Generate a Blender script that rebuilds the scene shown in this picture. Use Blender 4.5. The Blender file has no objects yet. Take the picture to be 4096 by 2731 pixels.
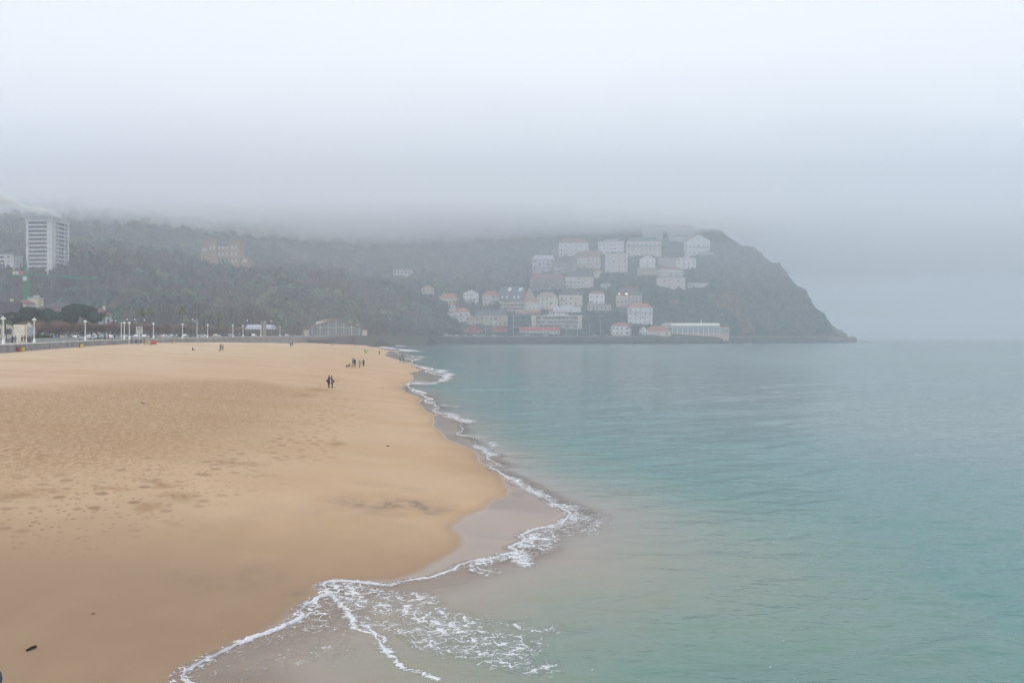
import bpy, math, random
import numpy as np
from mathutils import Vector, Matrix
R = math.radians
rng = np.random.default_rng(7)
random.seed(7)
S = bpy.context.scene
COL = S.collection

# ------------------------------------------------------------------ camera, sky, sun, exposure
H = 8.0                      # camera height above the water
F = 28.0/36.0*4096           # focal length in photo pixels
HY = 1347.0                  # horizon row in photo pixels
cd = bpy.data.cameras.new('camera'); cam = bpy.data.objects.new('camera', cd); COL.objects.link(cam)
cam.location = (0, 0, H); cam.rotation_euler = (R(90), 0, 0)
cd.lens = 28; cd.sensor_width = 36; cd.shift_y = -(1365.5-HY)/4096
cd.clip_start = 0.3; cd.clip_end = 60000
S.camera = cam
S.view_settings.view_transform = 'Standard'; S.view_settings.look = 'None'
S.view_settings.exposure = 0.28; S.view_settings.gamma = 1.0
SUN_EL, SUN_AZ = 42.0, 200.0
w = bpy.data.worlds.new('World'); S.world = w; w.use_nodes = True
nt = w.node_tree; nt.nodes.clear()
def wn(t): return nt.nodes.new(t)
out = wn('ShaderNodeOutputWorld'); bg = wn('ShaderNodeBackground')
sky = wn('ShaderNodeTexSky'); sky.sky_type = 'NISHITA'; sky.sun_disc = False
sky.sun_elevation = R(SUN_EL); sky.sun_rotation = R(SUN_AZ); sky.air_density = 1.5; sky.dust_density = 5
tc = wn('ShaderNodeTexCoord'); sep = wn('ShaderNodeSeparateXYZ')
nt.links.new(tc.outputs['Generated'], sep.inputs[0])
mp = wn('ShaderNodeMapping'); mp.inputs['Scale'].default_value = (1.3, 1.3, 3.0)
nt.links.new(tc.outputs['Generated'], mp.inputs[0])
nz = wn('ShaderNodeTexNoise'); nz.inputs['Scale'].default_value = 1.6; nz.inputs['Detail'].default_value = 3
nt.links.new(mp.outputs[0], nz.inputs['Vector'])
ma = wn('ShaderNodeMath'); ma.operation = 'MULTIPLY_ADD'; ma.inputs[1].default_value = 0.16
nt.links.new(nz.outputs[0], ma.inputs[0]); nt.links.new(sep.outputs[2], ma.inputs[2])
cr = wn('ShaderNodeValToRGB'); cr.color_ramp.interpolation = 'B_SPLINE'
els = cr.color_ramp.elements
els[0].position = 0.05; els[0].color = (0.65, 0.76, 1.01, 1)
els[1].position = 1.0; els[1].color = (0.955, 0.975, 1.08, 1)
for p, c in ((0.16, (0.73, 0.83, 1.03, 1)), (0.28, (0.87, 0.93, 1.07, 1)), (0.42, (0.94, 0.965, 1.08, 1)), (0.6, (0.955, 0.975, 1.08, 1))):
    e = els.new(p); e.color = c
nt.links.new(ma.outputs[0], cr.inputs[0])
sk = wn('ShaderNodeVectorMath'); sk.operation = 'SCALE'; sk.inputs['Scale'].default_value = 0.10
nt.links.new(sky.outputs[0], sk.inputs[0])
mx = wn('ShaderNodeMix'); mx.data_type = 'RGBA'; mx.inputs[0].default_value = 0.88
nt.links.new(sk.outputs[0], mx.inputs[6]); nt.links.new(cr.outputs[0], mx.inputs[7])
nt.links.new(mx.outputs[2], bg.inputs[0]); bg.inputs[1].default_value = 1.0
nt.links.new(bg.outputs[0], out.inputs[0])
sl = bpy.data.lights.new('sun', 'SUN'); so = bpy.data.objects.new('sun', sl); COL.objects.link(so)
sl.energy = 0.5; sl.angle = R(25); sl.color = (1.0, 0.96, 0.9)
_a = R(SUN_AZ); _d = Vector((math.sin(_a)*math.cos(R(SUN_EL)), math.cos(_a)*math.cos(R(SUN_EL)), math.sin(R(SUN_EL))))
so.rotation_euler = _d.to_track_quat('Z', 'Y').to_euler(); so.location = (0, 0, 500)
S.cycles.volume_bounces = 2; S.cycles.max_bounces = 6; S.cycles.transparent_max_bounces = 16
S.cycles.use_denoising = True; S.cycles.caustics_reflective = False

# ------------------------------------------------------------------ helpers
def P(px, py, D): return ((px-2048)/F*D, D, H+(HY-py)/F*D)
def X(px, D): return (px-2048)/F*D
def Zy(py, D): return H+(HY-py)/F*D
def vnoise(x, y, seed=0):
    x = np.asarray(x, float); y = np.asarray(y, float)
    xi = np.floor(x).astype(np.int64); yi = np.floor(y).astype(np.int64)
    xf = x-xi; yf = y-yi; u = xf*xf*(3-2*xf); v = yf*yf*(3-2*yf)
    def h(a, b):
        n = (a*374761393+b*668265263+seed*974634777) & 0xffffffff
        n = ((n ^ (n >> 13))*1274126177) & 0xffffffff
        return ((n ^ (n >> 16)) & 0xffff)/65535.0
    return (h(xi, yi)*(1-u)+h(xi+1, yi)*u)*(1-v)+(h(xi, yi+1)*(1-u)+h(xi+1, yi+1)*u)*v
def fbm(x, y, o=4, seed=0):
    s = 0; a = 0.5
    for k in range(o): s = s+a*vnoise(x*2**k, y*2**k, seed+k); a *= 0.5
    return s/(1-0.5**o)
def sstep(a, b, x):
    t = np.clip((x-a)/(b-a), 0, 1); return t*t*(3-2*t)
def seg_dist(px, py, poly, closed=False):
    pts = np.array(poly, float); n = len(pts); d = np.full(np.shape(px), 1e18)
    for i in range(n if closed else n-1):
        a = pts[i]; b = pts[(i+1) % n]; ab = b-a; L = max(ab @ ab, 1e-9)
        t = np.clip(((px-a[0])*ab[0]+(py-a[1])*ab[1])/L, 0, 1)
        d = np.minimum(d, (px-a[0]-t*ab[0])**2+(py-a[1]-t*ab[1])**2)
    return np.sqrt(d)
def inside(px, py, poly):
    pts = np.array(poly, float); n = len(pts); r = np.zeros(np.shape(px), bool)
    for i in range(n):
        a = pts[i]; b = pts[(i+1) % n]
        if a[1] == b[1]: continue
        c = (a[1] > py) != (b[1] > py)
        r ^= c & (px < (b[0]-a[0])*(py-a[1])/(b[1]-a[1])+a[0])
    return r
def jitter(poly, amp, n=3, seed=1):
    r = np.random.default_rng(seed); p = [tuple(q) for q in poly]
    for k in range(n):
        o = []
        for a, b in zip(p[:-1], p[1:]):
            L = math.dist(a, b); m = ((a[0]+b[0])/2, (a[1]+b[1])/2)
            nx, ny = -(b[1]-a[1])/max(L, 1e-6), (b[0]-a[0])/max(L, 1e-6)
            s = r.normal()*amp*L*0.5
            o += [a, (m[0]+nx*s, m[1]+ny*s)]
        p = o+[p[-1]]
    return p

def mat(name, col=(0.5, 0.5, 0.5), rough=0.8, var=0.12, scale=1.0, bump=0.0, spec=0.3, metal=0.0, col2=None):
    m = bpy.data.materials.new(name); m.use_nodes = True; n = m.node_tree; b = n.nodes['Principled BSDF']
    b.inputs['Roughness'].default_value = rough; b.inputs['Specular IOR Level'].default_value = spec; b.inputs['Metallic'].default_value = metal
    t = n.nodes.new('ShaderNodeTexCoord'); no = n.nodes.new('ShaderNodeTexNoise'); no.inputs['Scale'].default_value = scale; no.inputs['Detail'].default_value = 5
    n.links.new(t.outputs['Object'], no.inputs['Vector'])
    r = n.nodes.new('ShaderNodeMix'); r.data_type = 'RGBA'
    c2 = col2 or tuple(min(1, c*(1+var)) for c in col); c1 = tuple(c*(1-var) for c in col) if not col2 else col
    r.inputs[6].default_value = (*c1, 1); r.inputs[7].default_value = (*c2, 1)
    mr = n.nodes.new('ShaderNodeMapRange'); mr.inputs[1].default_value = 0.35; mr.inputs[2].default_value = 0.65
    n.links.new(no.outputs[0], mr.inputs[0]); n.links.new(mr.outputs[0], r.inputs[0]); n.links.new(r.outputs[2], b.inputs['Base Color'])
    if bump:
        bu = n.nodes.new('ShaderNodeBump'); bu.inputs['Strength'].default_value = bump; bu.inputs['Distance'].default_value = 0.3
        n.links.new(no.outputs[0], bu.inputs['Height']); n.links.new(bu.outputs[0], b.inputs['Normal'])
    return m
_mc = {}
def M(col, rough=0.8, **k):
    key = (tuple(round(c, 3) for c in col), rough, tuple(sorted(k.items())))
    if key not in _mc: _mc[key] = mat('paint', col, rough, **k)
    return _mc[key]

def newmesh(name, V, Fs, mats=(), mi=None, smooth=False):
    me = bpy.data.meshes.new(name); me.from_pydata([tuple(v) for v in V], [], [tuple(f) for f in Fs])
    for m in mats: me.materials.append(m)
    if mi is not None: me.polygons.foreach_set('material_index', np.array(mi, np.int32))
    if smooth: me.polygons.foreach_set('use_smooth', np.ones(len(me.polygons), bool))
    me.update(); return me
def npmesh(name, V, Q, smooth=True, k=4):
    me = bpy.data.meshes.new(name); V = np.asarray(V, np.float32); Q = np.asarray(Q, np.int32)
    me.vertices.add(len(V)); me.vertices.foreach_set('co', V.ravel())
    me.loops.add(Q.size); me.loops.foreach_set('vertex_index', Q.ravel())
    me.polygons.add(len(Q)); me.polygons.foreach_set('loop_start', np.arange(0, Q.size, k, dtype=np.int32))
    me.polygons.foreach_set('loop_total', np.full(len(Q), k, np.int32))
    me.polygons.foreach_set('use_smooth', np.full(len(Q), smooth, bool))
    me.update(calc_edges=True); return me
def attr(me, name, a):
    at = me.attributes.new(name, 'FLOAT', 'POINT'); at.data.foreach_set('value', np.asarray(a, np.float32).ravel())
def attrc(me, name, a):
    at = me.attributes.new(name, 'FLOAT_COLOR', 'POINT'); a = np.asarray(a, np.float32)
    at.data.foreach_set('color', np.concatenate([a, np.ones((len(a), 1), np.float32)], 1).ravel())
def link(name, me, parent=None, loc=None, rz=None):
    o = bpy.data.objects.new(name, me); COL.objects.link(o)
    if parent is not None: o.parent = parent
    if loc is not None: o.location = loc
    if rz is not None: o.rotation_euler = (0, 0, rz)
    return o
def tag(o, label=None, cat=None, group=None, kind=None):
    if label: o['label'] = label
    if cat: o['category'] = cat
    if group: o['group'] = group
    if kind: o['kind'] = kind
    return o
def thing(name, label, cat, loc, rz=0, group=None):
    o = bpy.data.objects.new(name, None); COL.objects.link(o); o.location = loc; o.rotation_euler = (0, 0, rz)
    o.empty_display_size = 0.2
    return tag(o, label, cat, group)
def copy_tree(o, parent=None):
    c = o.copy(); COL.objects.link(c); c.parent = parent
    for ch in o.children: copy_tree(ch, c)
    return c
class MB:
    def __init__(s): s.V = []; s.F = []; s.mi = []; s.m = 0
    def add(s, vs, fs):
        n = len(s.V); s.V += [tuple(v) for v in vs]; s.F += [tuple(i+n for i in f) for f in fs]; s.mi += [s.m]*len(fs); return s
    def box(s, x0, x1, y0, y1, z0, z1):
        return s.add([(x0, y0, z0), (x1, y0, z0), (x1, y1, z0), (x0, y1, z0), (x0, y0, z1), (x1, y0, z1), (x1, y1, z1), (x0, y1, z1)],
                     [(0, 3, 2, 1), (4, 5, 6, 7), (0, 1, 5, 4), (1, 2, 6, 5), (2, 3, 7, 6), (3, 0, 4, 7)])
    def tube(s, a, b, r0, r1=None, n=8):
        r1 = r0 if r1 is None else r1; a = Vector(a); b = Vector(b); d = (b-a).normalized()
        u = d.cross(Vector((0, 0, 1)) if abs(d.z) < 0.95 else Vector((1, 0, 0))).normalized(); v = d.cross(u)
        vs = []
        for c, r in ((a, r0), (b, r1)):
            for i in range(n):
                t = 2*math.pi*i/n; vs.append(c+u*(math.cos(t)*r)+v*(math.sin(t)*r))
        fs = [(i, (i+1) % n, n+(i+1) % n, n+i) for i in range(n)]+[tuple(range(n-1, -1, -1)), tuple(range(n, 2*n))]
        return s.add(vs, fs)
    def lathe(s, prof, n=12, c=(0, 0, 0)):
        vs = []
        for r, z in prof:
            for i in range(n):
                t = 2*math.pi*i/n; vs.append((c[0]+r*math.cos(t), c[1]+r*math.sin(t), c[2]+z))
        fs = [(j*n+i, j*n+(i+1) % n, (j+1)*n+(i+1) % n, (j+1)*n+i) for j in range(len(prof)-1) for i in range(n)]
        fs += [tuple(range(n-1, -1, -1)), tuple(range((len(prof)-1)*n, len(prof)*n))]
        return s.add(vs, fs)
    def prism(s, pts, y0, y1):     # outline in x,z extruded along y
        n = len(pts); vs = [(x, y0, z) for x, z in pts]+[(x, y1, z) for x, z in pts]
        return s.add(vs, [tuple(range(n)), tuple(range(2*n-1, n-1, -1))]+[(i, n+i, n+(i+1) % n, (i+1) % n) for i in range(n)])
    def build(s, name, mats, parent=None, smooth=False, loc=None, rz=None):
        mats = mats if isinstance(mats, (list, tuple)) else [mats]
        return link(name, newmesh(name, s.V, s.F, mats, s.mi, smooth), parent, loc, rz)
def blob(c, r, seed=0, amp=0.2, sub=2, sq=(1, 1, 1)):
    import bmesh
    bm = bmesh.new(); bmesh.ops.create_icosphere(bm, subdivisions=sub, radius=1.0)
    V = np.array([v.co for v in bm.verts]); Fs = [[v.index for v in f.verts] for f in bm.faces]; bm.free()
    n = fbm(V[:, 0]*1.7+seed*3.1+V[:, 2], V[:, 1]*1.7+seed*1.3-V[:, 2]*1.5, 3, seed)
    V = V*(1+amp*(n-0.5)*2)[:, None]*np.array(sq)*r+np.array(c)
    return V.tolist(), Fs

# ------------------------------------------------------------------ plan of the shore
def W0(p): D = H*F/(p[1]-HY); return (X(p[0], D), D)
WL_PX = [(1495,1378),(1523,1387),(1560,1396),(1600,1404),(1628,1422),(1655,1425),(1648,1440),(1640,1455),(1675,1465),(1735,1478),(1700,1487),(1740,1497),(1785,1502),(1760,1520),(1748,1530),(1625,1535),(1632,1545),(1650,1562),(1700,1585),(1735,1596),(1698,1602),(1740,1615),(1760,1632),(1732,1640),(1770,1660),(1830,1675),(1850,1695),(1840,1708),(1853,1718),(1825,1735),(1895,1757),(1905,1783),(1935,1805),(1975,1822),(1947,1832),(1980,1848),(1993,1858),(1957,1872),(2000,1892),(2035,1908),(2075,1935),(2120,1962),(2160,1985),(2205,2013),(2240,2030),(2285,2055),(2270,2069),(2245,2092),(2180,2112),(2125,2125),(2080,2142),(2097,2155),(2080,2175),(2033,2191),(2075,2212),(2000,2222),(1940,2240),(1885,2245),(1835,2262),(1815,2280),(1770,2293),(1720,2312),(1660,2318),(1600,2330),(1545,2343),(1480,2335),(1400,2327),(1325,2327),(1285,2340),(1305,2363),(1335,2377),(1275,2390),(1220,2423),(1200,2448),(1215,2465),(1130,2508),(1050,2540),(930,2590),(820,2643),(740,2688),(725,2715),(745,2731),(860,2800),(900,2950),(800,3300)]
WL = [W0(p) for p in WL_PX]
WLJ = jitter(WL, 0.13, 2, 4)
WLJ = [(-146.0, 900.0)]+WLJ+[(-6.5, 8.0), (-8, -30)]
LAND = WLJ+[(-900, -30), (-900, 900)]
WET_PX = [(1480,1386),(1535,1402),(1574,1424),(1630,1448),(1661,1473),(1668,1490),(1633,1501),(1651,1515),(1644,1525),(1617,1536),(1619,1560),(1654,1581),(1665,1616),(1703,1648),(1728,1680),(1724,1708),(1773,1753),(1851,1788),(1903,1837),(1970,1890),(2005,1935),(2020,1962),(2013,1993),(1938,2040),(1863,2075),(1795,2119),(1802,2139),(1836,2166),(1833,2190),(1758,2234),(1680,2278),(1560,2318),(1420,2318),(1290,2322),(1245,2345),(1260,2370),(1170,2420),(1140,2455),(1090,2495),(990,2545),(860,2600),(760,2640),(690,2690),(680,2731),(700,2900),(600,3200)]
WETL = [(-150.0, 900.0)]+jitter([W0(p) for p in WET_PX], 0.08, 2, 9)+[(-8, 8), (-10, -30)]
PROM = [(-84,-40),(-86,60),(-88,100),(-93,142),(-96,155),(-99,166),(-107,200),(-113,233),(-116,261),(-117,300),(-118,350),(-117,380),(-115,407),(-125,480),(-141,620),(-150,700)]
SEAW = [(X(1240,470),470),(X(1350,600),600),(X(1500,790),790),(X(1750,830),830),(X(2000,850),850),(X(2300,880),880),(X(2650,912),912),(X(3000,962),962),(X(3200,1025),1025),(X(3310,1062),1062),(X(3385,1080),1080)]
def zg(D): return np.interp(D, [100,155,200,261,350,450,700,1200], [6.2,6.5,6.9,7.3,7.9,8.4,8.9,9.2])
def sand_z(x, y):
    x = np.asarray(x, float); y = np.asarray(y, float)
    d = seg_dist(x, y, WLJ); s = np.where(inside(x, y, LAND), d, -d)
    zm = np.interp(y, [-50, 150, 250, 330, 400, 480, 600, 800, 900], [5.2, 5.5, 6.5, 6.4, 5.7, 5.6, 4.7, 1.7, 1.2])
    up = zm*(1-np.exp(-(np.maximum(s, 0)/38)**1.3))
    up = up+0.10*(fbm(x/9, y/14, 3, 5)-0.5)*sstep(2, 12, s)
    return np.where(s > 0, up, np.maximum(s*0.07, -5)), s
def ground_hit(px, py):
    Ds = np.concatenate([np.linspace(10, 120, 900), np.linspace(120.2, 850, 3000)])
    z, s = sand_z(X(px, Ds), Ds); zr = Zy(py, Ds); i = np.argmax(zr <= np.maximum(z, 0))
    if not (zr <= np.maximum(z, 0)).any(): i = len(Ds)-1
    D = float(Ds[i]); return (float(X(px, D)), D, float(max(z[i], 0)))

# ------------------------------------------------------------------ sand
pxs = np.concatenate([np.arange(-900, -60, 40), np.arange(-60, 2700, 5.0), np.arange(2700, 4700, 60)])
def rows(d0, d1, step, mx):
    r = [d0]
    while r[-1] < d1: r.append(r[-1]+min(r[-1]**2/(H*F)*step, r[-1]*mx, ))
    return np.array(r)
Dr = rows(9.0, 905, 5.0, 0.014)
def polar_grid(pxs, Dr):
    PX, DD = np.meshgrid(pxs, Dr); x = (PX-2048)/F*DD; nr, nc = PX.shape
    i = np.arange(nr*nc).reshape(nr, nc)
    Q = np.stack([i[:-1, :-1], i[:-1, 1:], i[1:, 1:], i[1:, :-1]], -1).reshape(-1, 4)
    return x.ravel(), DD.ravel(), Q
def poly_w(pts): return [ground_hit(*p)[:2] for p in pts]
x, y, Q = polar_grid(pxs, Dr)
keep_x = np.maximum(x, -200)
z, s = sand_z(x, y)
wet = sstep(-0.3, 0.9, np.where(inside(x, y, WETL+[(900, -30), (900, 900)]), 1, -1)*seg_dist(x, y, WETL)+0.25)
TR = poly_w([(-300,1545),(200,1560),(640,1520),(1000,1522),(1230,1560),(1180,1640),(1060,1720),(840,1815),(500,1880),(200,1930),(-300,2010)])
tramp = sstep(-6, 5, np.where(inside(x, y, TR), 1, -1)*seg_dist(x, y, TR, True)+4*(fbm(x/7, y/9, 3, 3)-0.5))
TR2 = poly_w([(-300,1860),(500,1800),(1000,1690),(1180,1560),(1230,1500),(1400,1520),(1440,1640),(1350,1760),(1100,1880),(700,2030),(300,2170),(-300,2260)])
prints = sstep(-4, 4, np.where(inside(x, y, TR2), 1, -1)*seg_dist(x, y, TR2, True)+3*(fbm(x/4, y/4, 3, 8)-0.5))
wx_ = x+1.6*(fbm(x/1.1, y/1.3, 4, 61)-.5); wy_ = y+2.4*(fbm(x/1.2, y/1.6, 4, 62)-.5)
stain = np.zeros_like(x)
for (a, b, c, d, k) in ((1500,2018,150,16,1.1),(1640,2015,130,22,1.2),(1720,2035,90,12,1.0),(1560,1945,110,9,.5),(1430,2045,200,14,.4),(820,2330,320,60,.3),(1120,2368,60,14,.8),(560,2520,260,22,.15),(1000,2300,150,30,.35)):
    c0 = ground_hit(a, b); c1 = ground_hit(a+c, b); c2 = ground_hit(a, b+d)
    rx = abs(c1[0]-c0[0]); ry = abs(c2[1]-c0[1])
    stain += k*np.exp(-((wx_-c0[0])/rx)**2-((wy_-c0[1])/ry)**2)
digs = np.zeros_like(x)
for (a, b, c, d) in ((595,2040,65,22),(700,1990,75,18),(60,1980,90,14),(1345,1775,45,12),(640,1935,120,9),(1210,1580,60,10),(1280,1560,70,9),(900,1855,110,8),(420,1960,70,9),(180,1965,90,10)):
    c0 = ground_hit(a, b); c1 = ground_hit(a+c, b); c2 = ground_hit(a, b+d)
    sc_ = min(1, abs(c1[0]-c0[0])/.9); digs += np.exp(-(((x+(wx_-x)*sc_-c0[0])/abs(c1[0]-c0[0]))**2+((y+(wy_-y)*sc_-c0[1])/abs(c2[1]-c0[1]))**2)**1.2)
z = z+(tramp*0.05*(fbm(x/0.6, y/0.9, 3, 11)-0.5)+np.clip(digs, 0, 1)*0.10*(fbm(x/0.35, y/0.5, 3, 12)-0.55))*sstep(90, 40, y)
me = npmesh('sand', np.stack([x, y, z], 1), Q)
for n_, a_ in (('wet', wet), ('tramp', np.clip(tramp, 0, 1)), ('prints', prints*(1-tramp)), ('stain', np.clip(stain, 0, 1.3)), ('digs', np.clip(digs, 0, 1)), ('inland', s), ('damp_near_dark', np.maximum(1.05*sstep(44, 17, y)*sstep(40, 4, s), .55*sstep(6, 0, s)))): attr(me, n_, a_)  # last mask: damp along the waterline, plus darker sand towards the near end
sand = link('beach_sand', me); tag(sand, kind='structure')
def nodes(m):
    m.use_nodes = True; n = m.node_tree
    def N(t, **k):
        o = n.nodes.new(t)
        for a, b in k.items(): setattr(o, a, b)
        return o
    def L(a, b): n.links.new(a, b)
    def math_(op, a, b=None, c=None, cl=False):
        o = N('ShaderNodeMath', operation=op, use_clamp=cl)
        for i, v in enumerate((a, b, c)):
            if v is None: continue
            if isinstance(v, (int, float)): o.inputs[i].default_value = v
            else: L(v, o.inputs[i])
        return o.outputs[0]
    def mixc(f, a, b):
        o = N('ShaderNodeMix', data_type='RGBA')
        for i, v in ((0, f), (6, a), (7, b)):
            if isinstance(v, (int, float)): o.inputs[i].default_value = v
            elif isinstance(v, tuple): o.inputs[i].default_value = (*v, 1)
            else: L(v, o.inputs[i])
        return o.outputs[2]
    def rng_(v, a, b, c=0.0, d=1.0, sm=True):
        o = N('ShaderNodeMapRange'); o.interpolation_type = 'SMOOTHSTEP' if sm else 'LINEAR'
        L(v, o.inputs[0])
        for i, q in ((1, a), (2, b), (3, c), (4, d)):
            if isinstance(q, (int, float)): o.inputs[i].default_value = q
            else: L(q, o.inputs[i])
        return o.outputs[0]
    def noise(vec, sc, det=4, rough=0.55, scale=(1, 1, 1), dist=0):
        mp = N('ShaderNodeMapping'); mp.inputs['Scale'].default_value = scale; L(vec, mp.inputs[0])
        o = N('ShaderNodeTexNoise'); o.inputs['Scale'].default_value = sc; o.inputs['Detail'].default_value = det
        o.inputs['Roughness'].default_value = rough; o.inputs['Distortion'].default_value = dist
        L(mp.outputs[0], o.inputs['Vector']); return o.outputs[0]
    def at(name):
        o = N('ShaderNodeAttribute', attribute_name=name); return o
    pos = N('ShaderNodeTexCoord').outputs['Object']
    return n, N, L, math_, mixc, rng_, noise, at, pos, n.nodes['Principled BSDF']
m = bpy.data.materials.new('sand'); n, N, L, mt, mixc, rg, noise, at, pos, B = nodes(m)
A = {k: at(k).outputs['Fac'] for k in ('wet', 'tramp', 'prints', 'stain', 'digs', 'inland')}
big = noise(pos, 0.05, 4, 0.6, (1, 0.6, 1)); med = noise(pos, 0.5, 5, 0.6, (1, 0.7, 1)); fine = noise(pos, 30, 3, 0.7); grit = noise(pos, 7, 4, 0.7)
dry = rg(mt('ADD', A['inland'], mt('MULTIPLY', mt('SUBTRACT', big, 0.5), 40)), 20, 75)
c = mixc(dry, (0.56, 0.395, 0.255), (0.62, 0.48, 0.345))
c = mixc(rg(noise(pos, 0.11, 4, 0.6, (0.6, 1.2, 1)), 0.42, 0.62, 0, 0.6), c, (0.51, 0.335, 0.195))
c = mixc(rg(mt('ADD', at('damp_near_dark').outputs['Fac'], mt('MULTIPLY', mt('SUBTRACT', med, 0.5), 0.35)), 0.1, 1.0), c, (0.325, 0.22, 0.138))
c = mixc(mt('MULTIPLY', rg(med, 0.35, 0.7), 0.22), c, (0.44, 0.32, 0.20))
c = mixc(mt('MULTIPLY', A['tramp'], rg(noise(pos, 4.5, 5, 0.75, (1, 0.6, 1)), 0.42, 0.57, 0.10, 1.0)), c, (0.375, 0.235, 0.125))
v = N('ShaderNodeTexVoronoi'); v.inputs['Scale'].default_value = 3.0; v.inputs['Randomness'].default_value = 1.0; L(pos, v.inputs['Vector'])
foot = mt('MULTIPLY', rg(v.outputs['Distance'], 0.14, 0.30, 1, 0), mt('MULTIPLY', A['prints'], rg(noise(pos, 0.6, 3, 0.6), 0.33, 0.43)))
sx = N('ShaderNodeSeparateXYZ'); L(pos, sx.inputs[0])
v3 = N('ShaderNodeTexVoronoi'); v3.inputs['Scale'].default_value = 1.0; L(pos, v3.inputs['Vector'])
foot3 = mt('MULTIPLY', rg(v3.outputs['Distance'], 0.16, 0.36, 1, 0), mt('MULTIPLY', mt('MULTIPLY', A['prints'], rg(sx.outputs[1], 22, 34)), rg(noise(pos, 0.25, 3, 0.6), 0.36, 0.46)))
foot = mt('MAXIMUM', foot, foot3)
c = mixc(mt('MULTIPLY', foot, 0.85), c, (0.25, 0.155, 0.085))
c = mixc(mt('MULTIPLY', A['digs'], rg(grit, 0.3, 0.6, 0.3, 0.9)), c, (0.35, 0.215, 0.11))
c = mixc(mt('MULTIPLY', A['stain'], mt('MULTIPLY', rg(noise(pos, 1.0, 6, 0.75), 0.32, 0.66, 0.0, 1), rg(noise(pos, 22, 3, 0.8), 0.35, 0.6, 0.25, 0.95)), cl=True), c, (0.17, 0.145, 0.12))
c = mixc(rg(fine, 0.35, 0.8, 0, 0.22), c, (0.22, 0.17, 0.12))
v2 = N('ShaderNodeTexVoronoi'); v2.inputs['Scale'].default_value = 3.1; L(pos, v2.inputs['Vector'])
c = mixc(mt('MULTIPLY', rg(v2.outputs['Distance'], 0.03, 0.055, 1, 0), rg(noise(pos, 0.7, 2), 0.5, 0.6, 0, 0.8)), c, (0.75, 0.72, 0.66))
wetc = mixc(A['wet'], c, (0.30, 0.21, 0.155))
L(wetc, B.inputs['Base Color'])
L(rg(A['wet'], 0.2, 0.9, 0.9, 0.12), B.inputs['Roughness'])
L(rg(A['wet'], 0.2, 0.9, 0.15, 0.62), B.inputs['Specular IOR Level'])
hgt = mt('ADD', mt('MULTIPLY', noise(pos, 3.5, 5, 0.7, (1, 0.7, 1)), mt('MULTIPLY', A['tramp'], 0.12)), mt('ADD', mt('MULTIPLY', foot, -0.03), mt('ADD', mt('MULTIPLY', grit, mt('MULTIPLY_ADD', A['digs'], 0.05, 0.006)), mt('MULTIPLY', med, 0.02))))
hgt = mt('MULTIPLY', hgt, rg(A['wet'], 0.1, 0.8, 1, 0.04))
bu = N('ShaderNodeBump'); bu.inputs['Strength'].default_value = 0.9; bu.inputs['Distance'].default_value = 1.0
L(hgt, bu.inputs['Height']); L(bu.outputs[0], B.inputs['Normal'])
sand.data.materials.append(m)

# ------------------------------------------------------------------ water
pxw = np.concatenate([np.arange(-400, 500, 60), np.arange(500, 2600, 6.0), np.arange(2600, 4300, 9.0), np.arange(4300, 9000, 120)])
Dw = rows(9.0, 1500, 4.6, 0.014); Dw = np.concatenate([Dw, np.geomspace(1530, 26000, 50)])
x, y, Q = polar_grid(pxw, Dw)
d = seg_dist(x, y, WLJ); off = np.where(inside(x, y, LAND), -d, d)
q = (off[Q] > -0.7).any(1) | (y[Q][:, 0] > 900); Q = Q[q]
used = np.unique(Q); rm = np.full(len(x), -1); rm[used] = np.arange(len(used)); Q = rm[Q]; x = x[used]; y = y[used]; off = off[used]
off = np.where(y > 1000, 400, off)
amp = np.clip(off/14, 0, 1)*sstep(500, 120, y)
zz = np.zeros_like(x); r2 = np.random.default_rng(3)
for k in range(26):
    lam = 0.9*1.13**k*1.05; a = R(-62+r2.normal()*24); kx, ky = math.cos(a), math.sin(a); ph = r2.uniform(0, 6.28)
    g = 0.55+0.9*vnoise(x/(lam*3)+k*7, y/(lam*3)-k*3, k)
    fade = sstep(1.6, 3.2, lam/np.maximum(y*0.004, 0.02)) 
    zz += 0.0062*lam**0.75*(1 if lam < 4 else .5)*g*np.sin(2*math.pi*(x*kx+y*ky)/lam+ph+2.2*vnoise(x/lam/2.3, y/lam/2.3, k+50))*fade
zz = zz*amp
lift = 0.015+0.05*sstep(0.3, 1.6, off)*sstep(5, 2, off)*sstep(150, 60, y)
me = npmesh('sea', np.stack([x, y, zz+lift-0.02*(off < -0.3)], 1), Q)
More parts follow.
